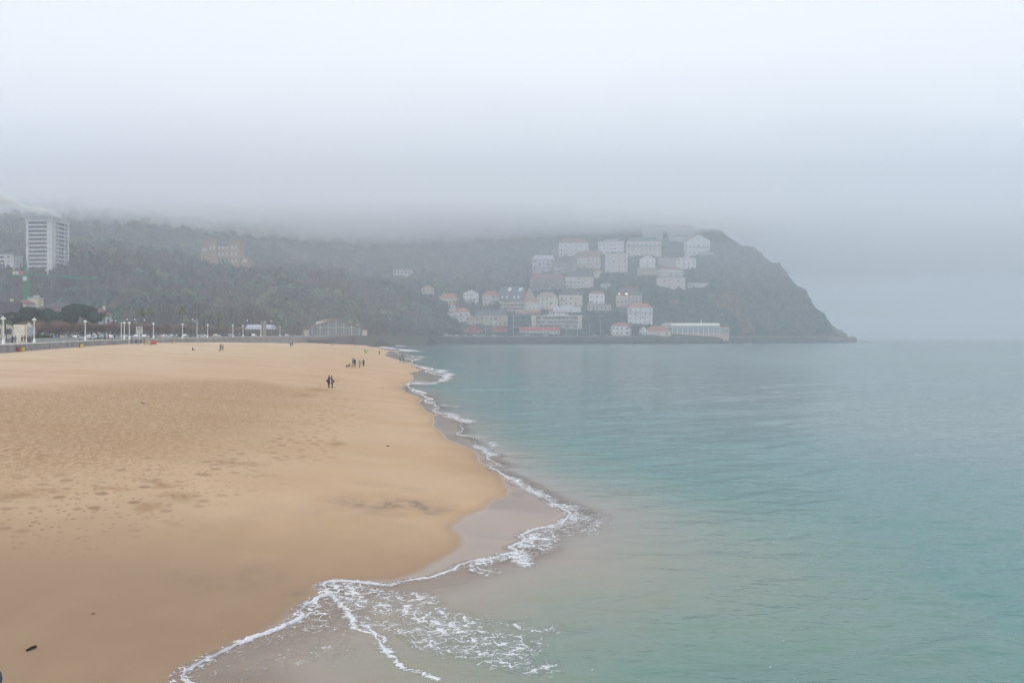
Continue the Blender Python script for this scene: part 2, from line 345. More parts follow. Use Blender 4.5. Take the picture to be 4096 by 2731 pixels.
# foam field: (polyline in photo pixels on the water, half width m, strength)
FO = [
 ([(1285,2340),(1380,2345),(1500,2375),(1700,2405),(1830,2470),(1900,2530)], 0.8, 0.50),
 ([(1310,2365),(1440,2420),(1600,2450),(1800,2500),(2000,2560),(2050,2600)], 1.0, 0.56),
 ([(1400,2380),(1620,2430),(1800,2460),(2050,2500),(2230,2510)], 0.5, 0.46),
 ([(1500,2500),(1700,2550),(1900,2610),(2050,2660),(2180,2665)], 0.6, 0.48),
 ([(1700,2570),(1850,2600),(2000,2605)], 0.8, 0.42),
 ([(1310,2368),(1345,2400),(1385,2440),(1410,2480),(1500,2540),(1530,2590),(1560,2625),(1620,2680),(1750,2720)], 0.12, 0.8),
 ([(1390,2450),(1460,2500),(1520,2560),(1545,2610)], 0.25, 0.6),
 ([(1260,2400),(1210,2470),(1130,2520),(930,2600),(800,2660)], 0.8, 0.42),
 ([(1300,2440),(1250,2520),(1050,2580),(900,2650)], 1.2, 0.36),
 ([(1400,2520),(1350,2600),(1150,2640),(900,2700)], 1.4, 0.36),
 ([(2290,2050),(2370,2060),(2390,2100),(2330,2130),(2180,2170),(2110,2215)], 0.9, 0.5),
 ([(2245,2092),(2180,2120),(2120,2150),(2090,2185),(2075,2205)], 0.8, 0.66),
 ([(2330,2050),(2340,2090),(2200,2145),(2120,2190)], 1.0, 0.52),
 ([(2035,1911),(2075,1940),(2140,1965),(2200,1995),(2260,2025)], 0.6, 0.64),
 ([(2260,2030),(2300,2055),(2310,2080)], 1.1, 0.6),
 ([(2075,2212),(2000,2228),(1900,2262),(1960,2290)], 0.7, 0.55),
 ([(1880,2258),(1910,2290),(1950,2310)], 0.15, 0.8), ([(2075,2210),(2095,2240),(2100,2262)], 0.5, 0.72),
 ([(1523,1387),(1600,1397),(1650,1405)], 5.0, 0.8), ([(1560,1381),(1625,1385)], 5, 0.6),
 ([(1628,1422),(1665,1425),(1650,1442)], 2.0, 0.58),
 ([(1675,1465),(1735,1478),(1800,1500)], 1.5, 0.72), ([(1790,1500),(1765,1525)], 1.4, 0.7),
 ([(1625,1535),(1740,1537)], 0.9, 0.75), ([(1650,1558),(1700,1575)], 0.8, 0.7),
 ([(1700,1598),(1750,1618),(1830,1628)], 0.8, 0.50), ([(1732,1640),(1800,1665),(1850,1680),(1880,1690)], 0.9, 0.66),
 ([(1905,1783),(1975,1822)], 0.7, 0.66), ([(1980,1850),(2010,1865)], 0.5, 0.46), ([(1900,1750),(1960,1770),(1975,1785)], 0.5, 0.5),
]
foam = np.zeros_like(x)
for pts, hw, st in FO:
    wp = jitter([W0(p) for p in pts], 0.2, 2, 2); dd = seg_dist(x, y, wp)
    foam = np.maximum(foam, st*np.exp(-(dd/hw)**2*0.9)*(0.75+0.5*vnoise(x/1.3, y/1.3, 5)))
foam = np.maximum(foam, 0.46*np.exp(-np.maximum(off-0.1, 0)/0.45)*sstep(60, 22, y))
attr(me, 'offshore', off*(1+1.8*sstep(22, 70, y))); attr(me, 'foam', foam)
sea = link('sea_water', me); tag(sea, kind='structure')
m = bpy.data.materials.new('water'); n, N, L, mt, mixc, rg, noise, at, pos, B = nodes(m)
off_ = at('offshore').outputs['Fac']; fo_ = at('foam').outputs['Fac']
patch = noise(pos, 0.02, 3, 0.5); patch2 = noise(pos, 0.12, 4, 0.6, (1, 0.5, 1))
ow = mt('MULTIPLY', off_, mt('MULTIPLY_ADD', patch2, 1.3, 0.35))
cr = N('ShaderNodeValToRGB'); L(rg(ow, 0, 100, 0, 1, False), cr.inputs[0]); E = cr.color_ramp.elements
E[0].position = 0; E[0].color = (0.36, 0.265, 0.19, 1); E[1].position = 1; E[1].color = (0.16, 0.235, 0.24, 1)
for p_, c_ in ((0.022, (0.30, 0.245, 0.19, 1)), (0.05, (0.24, 0.245, 0.185, 1)), (0.09, (0.15, 0.24, 0.19, 1)), (0.17, (0.075, 0.215, 0.195, 1)), (0.5, (0.09, 0.205, 0.205, 1))):
    e = E.new(p_); e.color = c_
c = mixc(rg(patch, 0.35, 0.65, 0, 0.3), cr.outputs[0], (0.11, 0.19, 0.22))
# lace foam
vn = noise(pos, 1.2, 3, 0.5); 
add = N('ShaderNodeVectorMath', operation='MULTIPLY_ADD'); L(N('ShaderNodeTexNoise').outputs['Color'], add.inputs[0])
nn = n.nodes[-1]
dis = [q_ for q_ in n.nodes if q_.bl_idname == 'ShaderNodeTexNoise'][-1]; dis.inputs['Scale'].default_value = 2.0; dis.inputs['Detail'].default_value = 3; L(pos, dis.inputs['Vector'])
add.inputs[1].default_value = (0.9, 0.9, 0); L(pos, add.inputs[2])
mp2 = N('ShaderNodeMapping'); mp2.inputs['Rotation'].default_value = (0, 0, R(35)); mp2.inputs['Scale'].default_value = (1.0, 2.2, 1); L(add.outputs[0], mp2.inputs[0])
ve = N('ShaderNodeTexVoronoi', feature='DISTANCE_TO_EDGE'); ve.inputs['Scale'].default_value = 2.1; L(mp2.outputs[0], ve.inputs['Vector'])
ve2 = N('ShaderNodeTexVoronoi', feature='DISTANCE_TO_EDGE'); ve2.inputs['Scale'].default_value = 6.5; L(mp2.outputs[0], ve2.inputs['Vector'])
lace = mt('MAXIMUM', rg(ve.outputs['Distance'], 0.0, 0.16, 1, 0, False), mt('MULTIPLY', rg(ve2.outputs['Distance'], 0.0, 0.14, 1, 0, False), 0.85))
lace = mt('ADD', mt('MULTIPLY', lace, 0.6), mt('MULTIPLY', noise(pos, 3.5, 5, 0.75, (1, 0.6, 1)), 0.7))
ff = rg(mt('ADD', lace, fo_), 1.08, 1.38)
ff = mt('MULTIPLY', ff, rg(fo_, 0.12, 0.3))
specks = mt('MULTIPLY', rg(noise(pos, 3.4, 2, 0.5), 0.76, 0.79), mt('MULTIPLY', rg(off_, 3, 8), rg(off_, 16, 8)))
ff = mt('MAXIMUM', ff, specks)
c = mixc(mt('MULTIPLY', ff, .9), c, (0.76, 0.77, 0.80))
L(c, B.inputs['Base Color']); L(mt('ADD', mt('MULTIPLY_ADD', ff, 0.6, 0.08), rg(off_, 60, 380, 0, 0.14)), B.inputs['Roughness'])
B.inputs['IOR'].default_value = 1.33; B.inputs['Specular IOR Level'].default_value = 0.5
wav = mt('ADD', mt('MULTIPLY', noise(pos, 0.75, 3, 0.55, (0.8, 1.5, 1), 0.6), 0.10), mt('ADD', mt('MULTIPLY', noise(pos, 2.6, 3, 0.5, (0.8, 1.4, 1), 0.5), 0.034), mt('MULTIPLY', noise(pos, 0.16, 2, 0.5, (0.7, 1.6, 1)), 0.11)))
wav = mt('MULTIPLY', wav, rg(off_, 0.3, 12, 0.10, 1))
wav = mt('ADD', wav, mt('MULTIPLY', ff, 0.02))
bu = N('ShaderNodeBump'); bu.inputs['Strength'].default_value = 1.0; bu.inputs['Distance'].default_value = 1.0
L(wav, bu.inputs['Height']); L(bu.outputs[0], B.inputs['Normal'])
al = rg(off_, -0.4, 2.5, 0.25, 1); al = mt('MAXIMUM', al, ff); L(al, B.inputs['Alpha'])
sea.data.materials.append(m)

# foam rims: a low rounded ridge of froth
fm = mat('froth', (0.72, 0.74, 0.77), 0.7, 0.08, 6, 0.4)
def rim(pts_w, w, h, seed=0, wv=0.5):
    pts = np.array(pts_w); seg = np.hypot(*np.diff(pts, axis=0).T); t = np.concatenate([[0], np.cumsum(seg)])
    n_ = max(8, int(t[-1]/max(0.06, w*0.5))); tt = np.linspace(0, t[-1], n_)
    px_ = np.interp(tt, t, pts[:, 0]); py_ = np.interp(tt, t, pts[:, 1]); dx = np.gradient(px_); dy = np.gradient(py_); l = np.hypot(dx, dy)+1e-9
    nx, ny = -dy/l, dx/l; V = []; k = 5
    ww = w*(0.35+1.3*vnoise(tt/(w*6), tt*0+seed, seed))*(1+wv*(vnoise(tt/(w*1.3), tt*0, seed+3)-0.5))
    ww *= np.clip(np.minimum(tt, t[-1]-tt)/(w*4), 0.05, 1)*np.clip(vnoise(tt/1.7, tt*0+5, seed+9)*3-(0.1 if py_.mean() < 26 else 1.2), 0.03, 1)
    for j in range(k):
        u = j/(k-1)*2-1; jx = px_+nx*ww*u; jy = py_+ny*ww*u
        zb = np.maximum(sand_z(jx, jy)[0], 0)
        V.append(np.stack([jx, jy, zb+0.03+h*(1-u*u)*(0.5+vnoise(jx*8, jy*8, 2))-0.03*(abs(u) > 0.9)], 1))
    V = np.stack(V, 1).reshape(-1, 3); i = np.arange(n_*k).reshape(n_, k)
    return V, np.stack([i[:-1, :-1], i[1:, :-1], i[1:, 1:], i[:-1, 1:]], -1).reshape(-1, 4)
def rims(name, lst):
    Vs, Qs, o = [], [], 0
    for a in lst:
        V, Q = rim(*a); Vs.append(V); Qs.append(Q+o); o += len(V)
    me = npmesh(name, np.concatenate(Vs), np.concatenate(Qs)); me.materials.append(fm)
    ob = link(name, me); tag(ob, kind='stuff', label='white froth along the edge of the waves'); return ob
i0 = WL_PX.index((2035,1908)); i1 = WL_PX.index((1545,2343)); i2 = WL_PX.index((1335,2377))
def wj(a, b, sd): return jitter(WL[a:b], 0.10, 3, sd)
RL = [(wj(i2, len(WL)-2, 1), 0.06, 0.05, 1), (wj(i1, i2+1, 2), 0.045, 0.045, 2), (wj(i1-9, i1+1, 3), 0.035, 0.02, 3),
      (wj(i0+15, i1-8, 4), 0.035, 0.04, 4), (wj(i0, i0+8, 5), 0.03, 0.05, 5), (wj(i0+7, i0+16, 6), 0.03, 0.05, 6), (wj(i0-9, i0+1, 7), 0.035, 0.04, 7),
      (wj(20, i0-8, 8), 0.026, 0.04, 8), (wj(9, 21, 9), 0.07, 0.05, 9), (wj(1, 10, 10), 0.12, 0.06, 10)]
for k, (pts, ww_) in enumerate((
    ([(1310,2368),(1345,2400),(1380,2440),(1402,2475),(1440,2505),(1500,2540),(1530,2590),(1560,2625)], 0.04),
    ([(1523,1388),(1570,1396),(1640,1404)], 1.6), ([(1572,1382),(1622,1385)], 1.2), ([(1690,1477),(1735,1480)], .5),
    ([(1700,1484),(1742,1497)], .35), ([(1655,1560),(1705,1573)], .25), ([(1700,1377),(1725,1377)], 2.5), ([(1832,1375),(1858,1374)], 3),
    ([(2905,1374),(2925,1374)], 1.5), ([(2975,1375.5),(3005,1376)], 1.5), ([(3110,1367.5),(3128,1368)], 1.5), ([(3125,1377),(3142,1377)], 1.5), ([(3417,1355),(3465,1353.5)], 9), ([(3330,1368),(3355,1369)], 2))):
    RL.append(([W0(p) for p in pts] if k else jitter([W0(p) for p in pts], .12, 3, 5), ww_, 0.05 if ww_ < 1 else 0.25, 20+k))
rims('sea_foam', RL)
#@@REST
# ------------------------------------------------------------------ hills (columns of photo x; rows of distance and photo y of the tree tops)
KN = {
 -500: [(420,1345),(500,1300),(600,1180),(700,1090),(850,1000),(1050,900),(1300,830)],
 0: [(420,1345),(500,1290),(560,1180),(640,1090),(760,1000),(1000,880),(1250,815)],
 100: [(420,1345),(520,1280),(580,1125),(610,1120),(700,1040),(900,920),(1200,812)],
 180: [(420,1345),(510,1290),(560,1150),(600,1095),(640,1070),(760,1030),(900,925),(1200,812)],
 260: [(420,1345),(500,1300),(560,1180),(600,1060),(640,1035),(760,1020),(900,930),(1200,812)],
 450: [(430,1345),(480,1325),(540,1230),(600,1130),(680,1030),(740,1010),(850,1000),(1000,900),(1250,815)],
 700: [(440,1345),(490,1325),(560,1250),(640,1150),(740,1050),(800,1030),(900,1010),(1050,900),(1300,815)],
 880: [(470,1345),(520,1325),(600,1240),(680,1160),(750,1095),(790,1072),(860,1040),(950,980),(1100,900),(1300,815)],
 1040: [(480,1345),(520,1330),(600,1260),(700,1170),(770,1100),(830,1072),(900,1050),(980,1000),(1100,920),(1330,818)],
 1300: [(640,1345),(700,1300),(760,1190),(840,1105),(900,1090),(1000,1060),(1150,960),(1380,820)],
 1500: [(680,1345),(760,1290),(820,1205),(900,1140),(960,1120),(1050,1090),(1200,980),(1420,830)],
 1700: [(770,1345),(820,1315),(880,1245),(930,1190),(980,1160),(1080,1100),(1250,960),(1450,830)],
 1850: [(862,1345),(885,1325),(940,1258),(990,1205),(1040,1160),(1120,1090),(1300,950),(1480,830)],
 2000: [(875,1345),(900,1328),(940,1272),(980,1220),(1030,1160),(1100,1090),(1250,960),(1450,830)],
 2150: [(885,1345),(905,1328),(945,1270),(990,1215),(1040,1140),(1100,1065),(1190,980),(1380,850)],
 2300: [(892,1345),(915,1328),(950,1275),(990,1220),(1030,1150),(1070,1090),(1115,1030),(1180,965),(1320,865)],
 2600: [(905,1345),(925,1332),(955,1285),(995,1210),(1045,1120),(1095,1040),(1140,985),(1200,925),(1300,860)],
 2750: [(925,1345),(945,1330),(985,1250),(1045,1150),(1095,1065),(1140,1000),(1200,940),(1260,898),(1380,850)],
 2850: [(935,1345),(950,1325),(990,1235),(1050,1130),(1110,1030),(1150,965),(1190,925),(1260,912),(1400,980),(1600,1340)],
 3000: [(965,1345),(985,1315),(1025,1215),(1070,1108),(1115,1028),(1150,990),(1200,1000),(1400,1200),(1550,1352)],
 3100: [(998,1345),(1015,1312),(1050,1212),(1090,1108),(1130,1052),(1180,1085),(1350,1352)],
 3200: [(1035,1345),(1050,1315),(1080,1212),(1115,1146),(1150,1170),(1290,1352)],
 3270: [(1058,1345),(1070,1318),(1090,1252),(1112,1240),(1140,1270),(1200,1352)],
 3330: [(1070,1346),(1080,1334),(1098,1322),(1115,1336),(1140,1360)],
 3400: [(1080,1362),(1090,1356),(1100,1362),(1110,1372)],
 3470: [(1080,1385),(1100,1385)],
}
KN[-1800] = KN[-500]
KC = sorted(KN); KD = np.linspace(400, 1750, 271)
TREEH = 8.0
def _col(k):
    a = np.array(KN[k], float); z = Zy(a[:, 1], a[:, 0]); 
    z2 = np.where(a[:, 1] < 1318, z-TREEH*np.clip((1318-a[:, 1])/40, 0, 1), z-0.6)
    zz = np.interp(KD, a[:, 0], z2); zz = np.where(KD > a[-1, 0], (z2[-1]-(KD-a[-1, 0])*(0.25 if a[-1, 1] > 900 else 0.02)), zz)
    return np.where(KD < a[0, 0], z2[0]-(a[0, 0]-KD)*0.5, zz), a[0, 0]
_t = [_col(k) for k in KC]; TZ = np.array([c[0] for c in _t]); TD0 = np.array([c[1] for c in _t])
def terr(px, D):
    px = np.asarray(px, float); D = np.asarray(D, float)
    ci = np.interp(px, KC, np.arange(len(KC))); i0_ = np.clip(np.floor(ci).astype(int), 0, len(KC)-2); f = ci-i0_; f = f*f*(3-2*f)
    di = np.clip((D-KD[0])/(KD[1]-KD[0]), 0, len(KD)-1.001); j = di.astype(int); g = di-j
    a = TZ[i0_, j]*(1-g)+TZ[i0_, j+1]*g; b = TZ[i0_+1, j]*(1-g)+TZ[i0_+1, j+1]*g
    return a*(1-f)+b*f
def terr_n(px, D):
    z = terr(px, D); x_ = X(px, D)
    return z+(1-.85*sstep(1650, 1900, px)*sstep(2850, 2700, px)-.6*sstep(2700, 2850, px))*sstep(14, 40, z)*(14*(fbm(x_/90, D/90, 3, 21)-0.5)+5*(fbm(x_/28, D/28, 2, 22)-0.5))
pxt = np.concatenate([np.arange(-1800, -60, 30.0), np.arange(-60, 3471, 9.0)]); Dt = np.arange(420, 1700, 6.0)
x, y, Q = polar_grid(pxt, Dt); PXg = np.tile(pxt, len(Dt)); z = terr_n(PXg, y)
ok = (y[Q].min(1) > np.interp(PXg[Q].mean(1), KC, TD0)-14) & (z[Q].max(1) > -4)
Q = Q[ok]; used = np.unique(Q); rm = np.full(len(x), -1); rm[used] = np.arange(len(used))
me = npmesh('hill', np.stack([x, y, z], 1)[used], rm[Q])
LAWN = [(1000,1068),(1075,1072),(1077,1087),(1040,1084),(1003,1078)]
gr = mat('undergrowth', (0.030, 0.036, 0.022), 0.95, 0.3, 0.03, 0.5, 0.05, col2=(0.045, 0.048, 0.032)); me.materials.append(gr)
hill = link('hillside', me); tag(hill, kind='structure')

def surf_D(px, py, d0=420, d1=1400):
    Ds = np.arange(d0, d1, 1.0); zt = terr(np.full_like(Ds, px), Ds)+0; zr = Zy(py, Ds); i = np.argmax(zr <= zt)
    return float(Ds[i]) if (zr <= zt).any() else float(d1)

# ------------------------------------------------------------------ promenade, road, sea walls
stone = mat('pale stone', (0.36, 0.34, 0.32), 0.85, 0.15, 0.8, 0.3)
stone2 = mat('grey stone', (0.24, 0.235, 0.24), 0.9, 0.22, 0.5, 0.5)
white = M((0.78, 0.78, 0.76), 0.5, var=0.05)
dark = M((0.035, 0.037, 0.04), 0.6)
asph = mat('asphalt', (0.07, 0.07, 0.075), 0.9, 0.2, 0.5, 0.1)
# ground behind the promenade wall as one sheet, in D rows
V = []; Fq = []; Dl = list(np.concatenate([np.arange(-40, 700, 10.0), [700]]))
def prom_x(D): return float(np.interp(D, [p[1] for p in PROM], [p[0] for p in PROM]))
cols = [0.0, 10, 11, 60, 140, 400]
for D in Dl:
    for c_ in cols: V.append((prom_x(D)-c_, D, float(zg(D))-(0.0 if c_ < 10.5 else 0.14)))
nc = len(cols)
for i in range(len(Dl)-1):
    for j in range(nc-1): a = i*nc+j; Fq.append((a, a+nc, a+nc+1, a+1))
me = newmesh('ground', V, Fq, [stone, asph, mat('park ground', (0.10, 0.10, 0.07), 0.95, 0.3, 0.1)], [0 if i % (nc-1) == 0 else (1 if i % (nc-1) in (1, 2) else 2) for i in range(len(Fq))])
tag(link('promenade', me), kind='structure')
# bay road behind the far wall
V = []; Fq = []
sw = np.array(SEAW); 
for i, (a, b) in enumerate(SEAW): 
    s_ = math.hypot(a, b); ux, uy = (0.18, 0.98)
    V += [(a, b, 9.0), (a+ux*45, b+uy*45, 9.0)]
V += [(PROM[-1][0]-120, 700, 8.9), (PROM[-1][0]-120, 900, 8.9)]
Fq = [(2*i, 2*i+2, 2*i+3, 2*i+1) for i in range(2, len(SEAW)-1)]
V2 = [(-154, 610, 8.9), (SEAW[2][0], SEAW[2][1], 9.0), (SEAW[3][0]+8, SEAW[3][1]+44, 9.0), (-420, 900, 9.0), (-420, 640, 8.85), (-150.5, 700, 8.9)]
n0 = len(V); V += V2; Fq += [(n0, n0+1, n0+5), (n0+5, n0+1, n0+2, n0+3, n0+4)]
me = newmesh('road', [(v[0], v[1], v[2]-0.05) for v in V], Fq, [asph]); tag(link('bay_road', me), kind='structure')
def wall(name, pts, ztop, zbot, th, mats, label, cap=0.35, rough=0.0, sub=4.0, capc=None):
    pp = []
    for a, b in zip(pts[:-1], pts[1:]):
        n_ = max(1, int(math.dist(a, b)/sub)); pp += [(a[0]+(b[0]-a[0])*k/n_, a[1]+(b[1]-a[1])*k/n_) for k in range(n_)]
    pp.append(pts[-1]); body = MB(); capm = MB(); kz = 7
    V = []
    for i, (a, b) in enumerate(pp):
        q0 = pp[max(0, i-1)]; q1 = pp[min(len(pp)-1, i+1)]; dx, dy = q1[0]-q0[0], q1[1]-q0[1]; l = math.hypot(dx, dy); nx, ny = dy/l, -dx/l
        zt = ztop(b, i/len(pp)); zb = zbot(b)
        for k in range(kz):
            f = k/(kz-1); r = rough*(vnoise(a/1.7+i*0.37, (zb+(zt-zb)*f)*0.9, 4)-0.3)*(1 if 0 < k < kz-1 else 0)+(1-f)*0.12*(zt-zb)*(1 if rough else 0)
            V.append((a+nx*r, b+ny*r, zb+(zt-zb)*f))
        V.append((a-nx*th, b-ny*th, zt)); V.append((a-nx*th, b-ny*th, zb))
    m_ = kz+2; Fs = []
    for i in range(len(pp)-1):
        for k in range(m_-1): Fs.append((i*m_+k, (i+1)*m_+k, (i+1)*m_+k+1, i*m_+k+1))
    t = thing(name, label, 'wall', (0, 0, 0)); link('wall_face', newmesh(name, V, Fs, [mats[0]]), t)
    V = []; Fs = []
    for i, (a, b) in enumerate(pp):
        q0 = pp[max(0, i-1)]; q1 = pp[min(len(pp)-1, i+1)]; dx, dy = q1[0]-q0[0], q1[1]-q0[1]; l = math.hypot(dx, dy); nx, ny = dy/l, -dx/l; zt = ztop(b, i/len(pp))
        for (o_, zz_) in ((0.12, 0.003), (0.12, cap), (-th-0.05, cap), (-th-0.05, 0.003)): V.append((a+nx*o_, b+ny*o_, zt+zz_))
    for i in range(len(pp)-1):
        for k in range(4): Fs.append((i*4+k, (i+1)*4+k, (i+1)*4+(k+1) % 4, i*4+(k+1) % 4))
    link('coping', newmesh('coping', V, Fs, [mats[1]]), t); return t
wall('promenade_wall', PROM, lambda D, f: float(zg(D)), lambda D: 2.5, 0.6, (stone2, mat('white coping', (0.66, 0.65, 0.63), 0.7, 0.08, 0.5)), 'long grey stone promenade wall with a white coping along the left of the beach', 0.22, 0.25)
rockm = mat('sea wall stone', (0.022, 0.023, 0.026), 0.9, 0.4, 0.35, 0.8, col2=(0.055, 0.053, 0.055))
wall('sea_wall', SEAW, lambda D, f: float(np.interp(D, [470, 600, 640, 860, 1100], [5.2, 8.2, 8.2, 7.2, 6.6])), lambda D: -1.5, 1.5, (rockm, mat('wall parapet', (0.17, 0.155, 0.14), 0.9, 0.25, 0.15, 0.5)), 'dark rough sea wall with a paler parapet round the far end of the bay', 1.7, 1.2, 3.0)
# ramp between the two walls
tag(link('beach_ramp', newmesh('ramp', [(X(1240,470), 470, 5.0), (X(1350,600)-0.3, 600, 8.7), (-140, 610, 8.7), (-124.5, 475, 4.9)], [(0, 1, 2, 3)], [stone])), kind='structure')

# ------------------------------------------------------------------ foliage
leafm = bpy.data.materials.new('foliage'); leafm.use_nodes = True
_b = leafm.node_tree.nodes['Principled BSDF']; _b.inputs['Roughness'].default_value = 0.8; _b.inputs['Specular IOR Level'].default_value = 0.15
_at = leafm.node_tree.nodes.new('ShaderNodeAttribute'); _at.attribute_name = 'tint'; leafm.node_tree.links.new(_at.outputs['Color'], _b.inputs['Base Color'])
barkm = mat('bark', (0.075, 0.06, 0.048), 0.9, 0.3, 3, 0.4)
def quads(cen, size, rg_, up=0.0, aspect=1.0, nor=None):
    n_ = len(cen); a = rg_.normal(size=(n_, 3)); a /= np.linalg.norm(a, axis=1)[:, None]
    if nor is not None:
        nn = nor+rg_.normal(size=(n_, 3))*.35; nn /= np.linalg.norm(nn, axis=1)[:, None]; a -= nn*(a*nn).sum(1)[:, None]; a /= np.linalg.norm(a, axis=1)[:, None]; b = np.cross(nn, a)
    else:
        b = rg_.normal(size=(n_, 3)); b -= a*(a*b).sum(1)[:, None]; b /= np.linalg.norm(b, axis=1)[:, None]
    s_ = np.asarray(size)[:, None]*(0.6+0.8*rg_.random((n_, 1)))
    a = a*s_; b = b*s_*aspect
    return np.stack([cen-a-b*0.6, cen+a*0.9-b, cen+a+b*0.7, cen-a*0.8+b], 1).reshape(-1, 3)
TINTS = {'green': (0.036, 0.080, 0.055), 'dark': (0.016, 0.040, 0.032), 'brown': (0.080, 0.072, 0.062), 'ochre': (0.13, 0.10, 0.055), 'grey': (0.085, 0.088, 0.078), 'olive': (0.075, 0.095, 0.045), 'rust': (0.19, 0.12, 0.075), 'mauve': (0.22, 0.145, 0.12)}
def crown_pts(n_, r, rg_, flat=0.8, both=False):
    v = rg_.normal(size=(n_, 3)); v /= np.linalg.norm(v, axis=1)[:, None]
    # lumpy: pull towards a few lobes
    lob = rg_.normal(size=(7, 3)); lob /= np.linalg.norm(lob, axis=1)[:, None]; lob[:, 2] = np.abs(lob[:, 2])*0.8-0.1
    k = rg_.integers(0, 7, n_); p = lob[k]*0.55+v*(0.38+0.12*rg_.random((n_, 1)))
    return (p*np.array([r, r, r*flat]), v) if both else p*np.array([r, r, r*flat])
# no trees in front of buildings
KEEP = []     # (px0, px1, y0, y1, D) filled by the house list
# ------------------------------------------------------------------ houses
WINM = newmesh('window', [(-.5, 0, 0), (.5, 0, 0), (.5, 0, 1), (-.5, 0, 1), (-.4, -.001, .08), (.4, -.001, .08), (.4, -.001, .92), (-.4, -.001, .92), (-.4, .12, .08), (.4, .12, .08), (.4, .12, .92), (-.4, .12, .92), (-.5, .3, 0), (.5, .3, 0), (.5, .3, 1), (-.5, .3, 1)],
    [(0, 1, 5, 4), (1, 2, 6, 5), (2, 3, 7, 6), (3, 0, 4, 7), (4, 5, 9, 8), (5, 6, 10, 9), (6, 7, 11, 10), (7, 4, 8, 11), (8, 9, 10, 11), (0, 12, 13, 1), (3, 2, 14, 15), (0, 3, 15, 12), (1, 13, 14, 2)],
    [white, M((0.03, 0.04, 0.05), 0.15, spec=0.5)], [0]*8+[1]+[0]*4)
LITM = WINM.copy(); _l = bpy.data.materials.new('lit window'); _l.use_nodes = True; _l.node_tree.nodes['Principled BSDF'].inputs['Emission Color'].default_value = (1.0, 0.72, 0.35, 1); _l.node_tree.nodes['Principled BSDF'].inputs['Emission Strength'].default_value = 0.9; LITM.materials[1] = _l
WV = [WINM, WINM.copy(), WINM.copy(), WINM.copy()]
WV[1].materials[1] = M((0.30, 0.31, 0.32), 0.5); WV[2].materials[1] = M((0.10, 0.12, 0.13), 0.2, spec=.6); WV[3].materials[0] = M((0.13, 0.12, 0.11), 0.6)
rw = random.Random(5)
def window(par, x_, z_, w_, h_, y_, me_=None, rz=0.0, name='window'):
    o = link(name, me_ or WV[rw.choice((0, 0, 0, 1, 2, 3, 3))], par, (x_, y_, z_), rz); o.scale = (w_, 1, h_); return o
CR = {'white': (0.60, 0.60, 0.60), 'cream': (0.54, 0.49, 0.40), 'pink': (0.50, 0.44, 0.42), 'brown': (0.20, 0.16, 0.14), 'peach': (0.46, 0.36, 0.29), 'grey': (0.42, 0.43, 0.44), 'lilac': (0.40, 0.40, 0.45), 'stone': (0.32, 0.28, 0.24), 'yellow': (0.40, 0.34, 0.24),
      'red': (0.36, 0.06, 0.05), 'orange roof': (0.34, 0.15, 0.09), 'red roof': (0.32, 0.11, 0.075), 'slate': (0.10, 0.11, 0.13), 'darkroof': (0.07, 0.065, 0.07), 'brownroof': (0.13, 0.08, 0.07), 'green roof': (0.10, 0.14, 0.14), 'pinkroof': (0.30, 0.22, 0.21), 'crimson': (0.20, 0.08, 0.085), 'glass': (0.13, 0.17, 0.18)}
HOUSES = {}
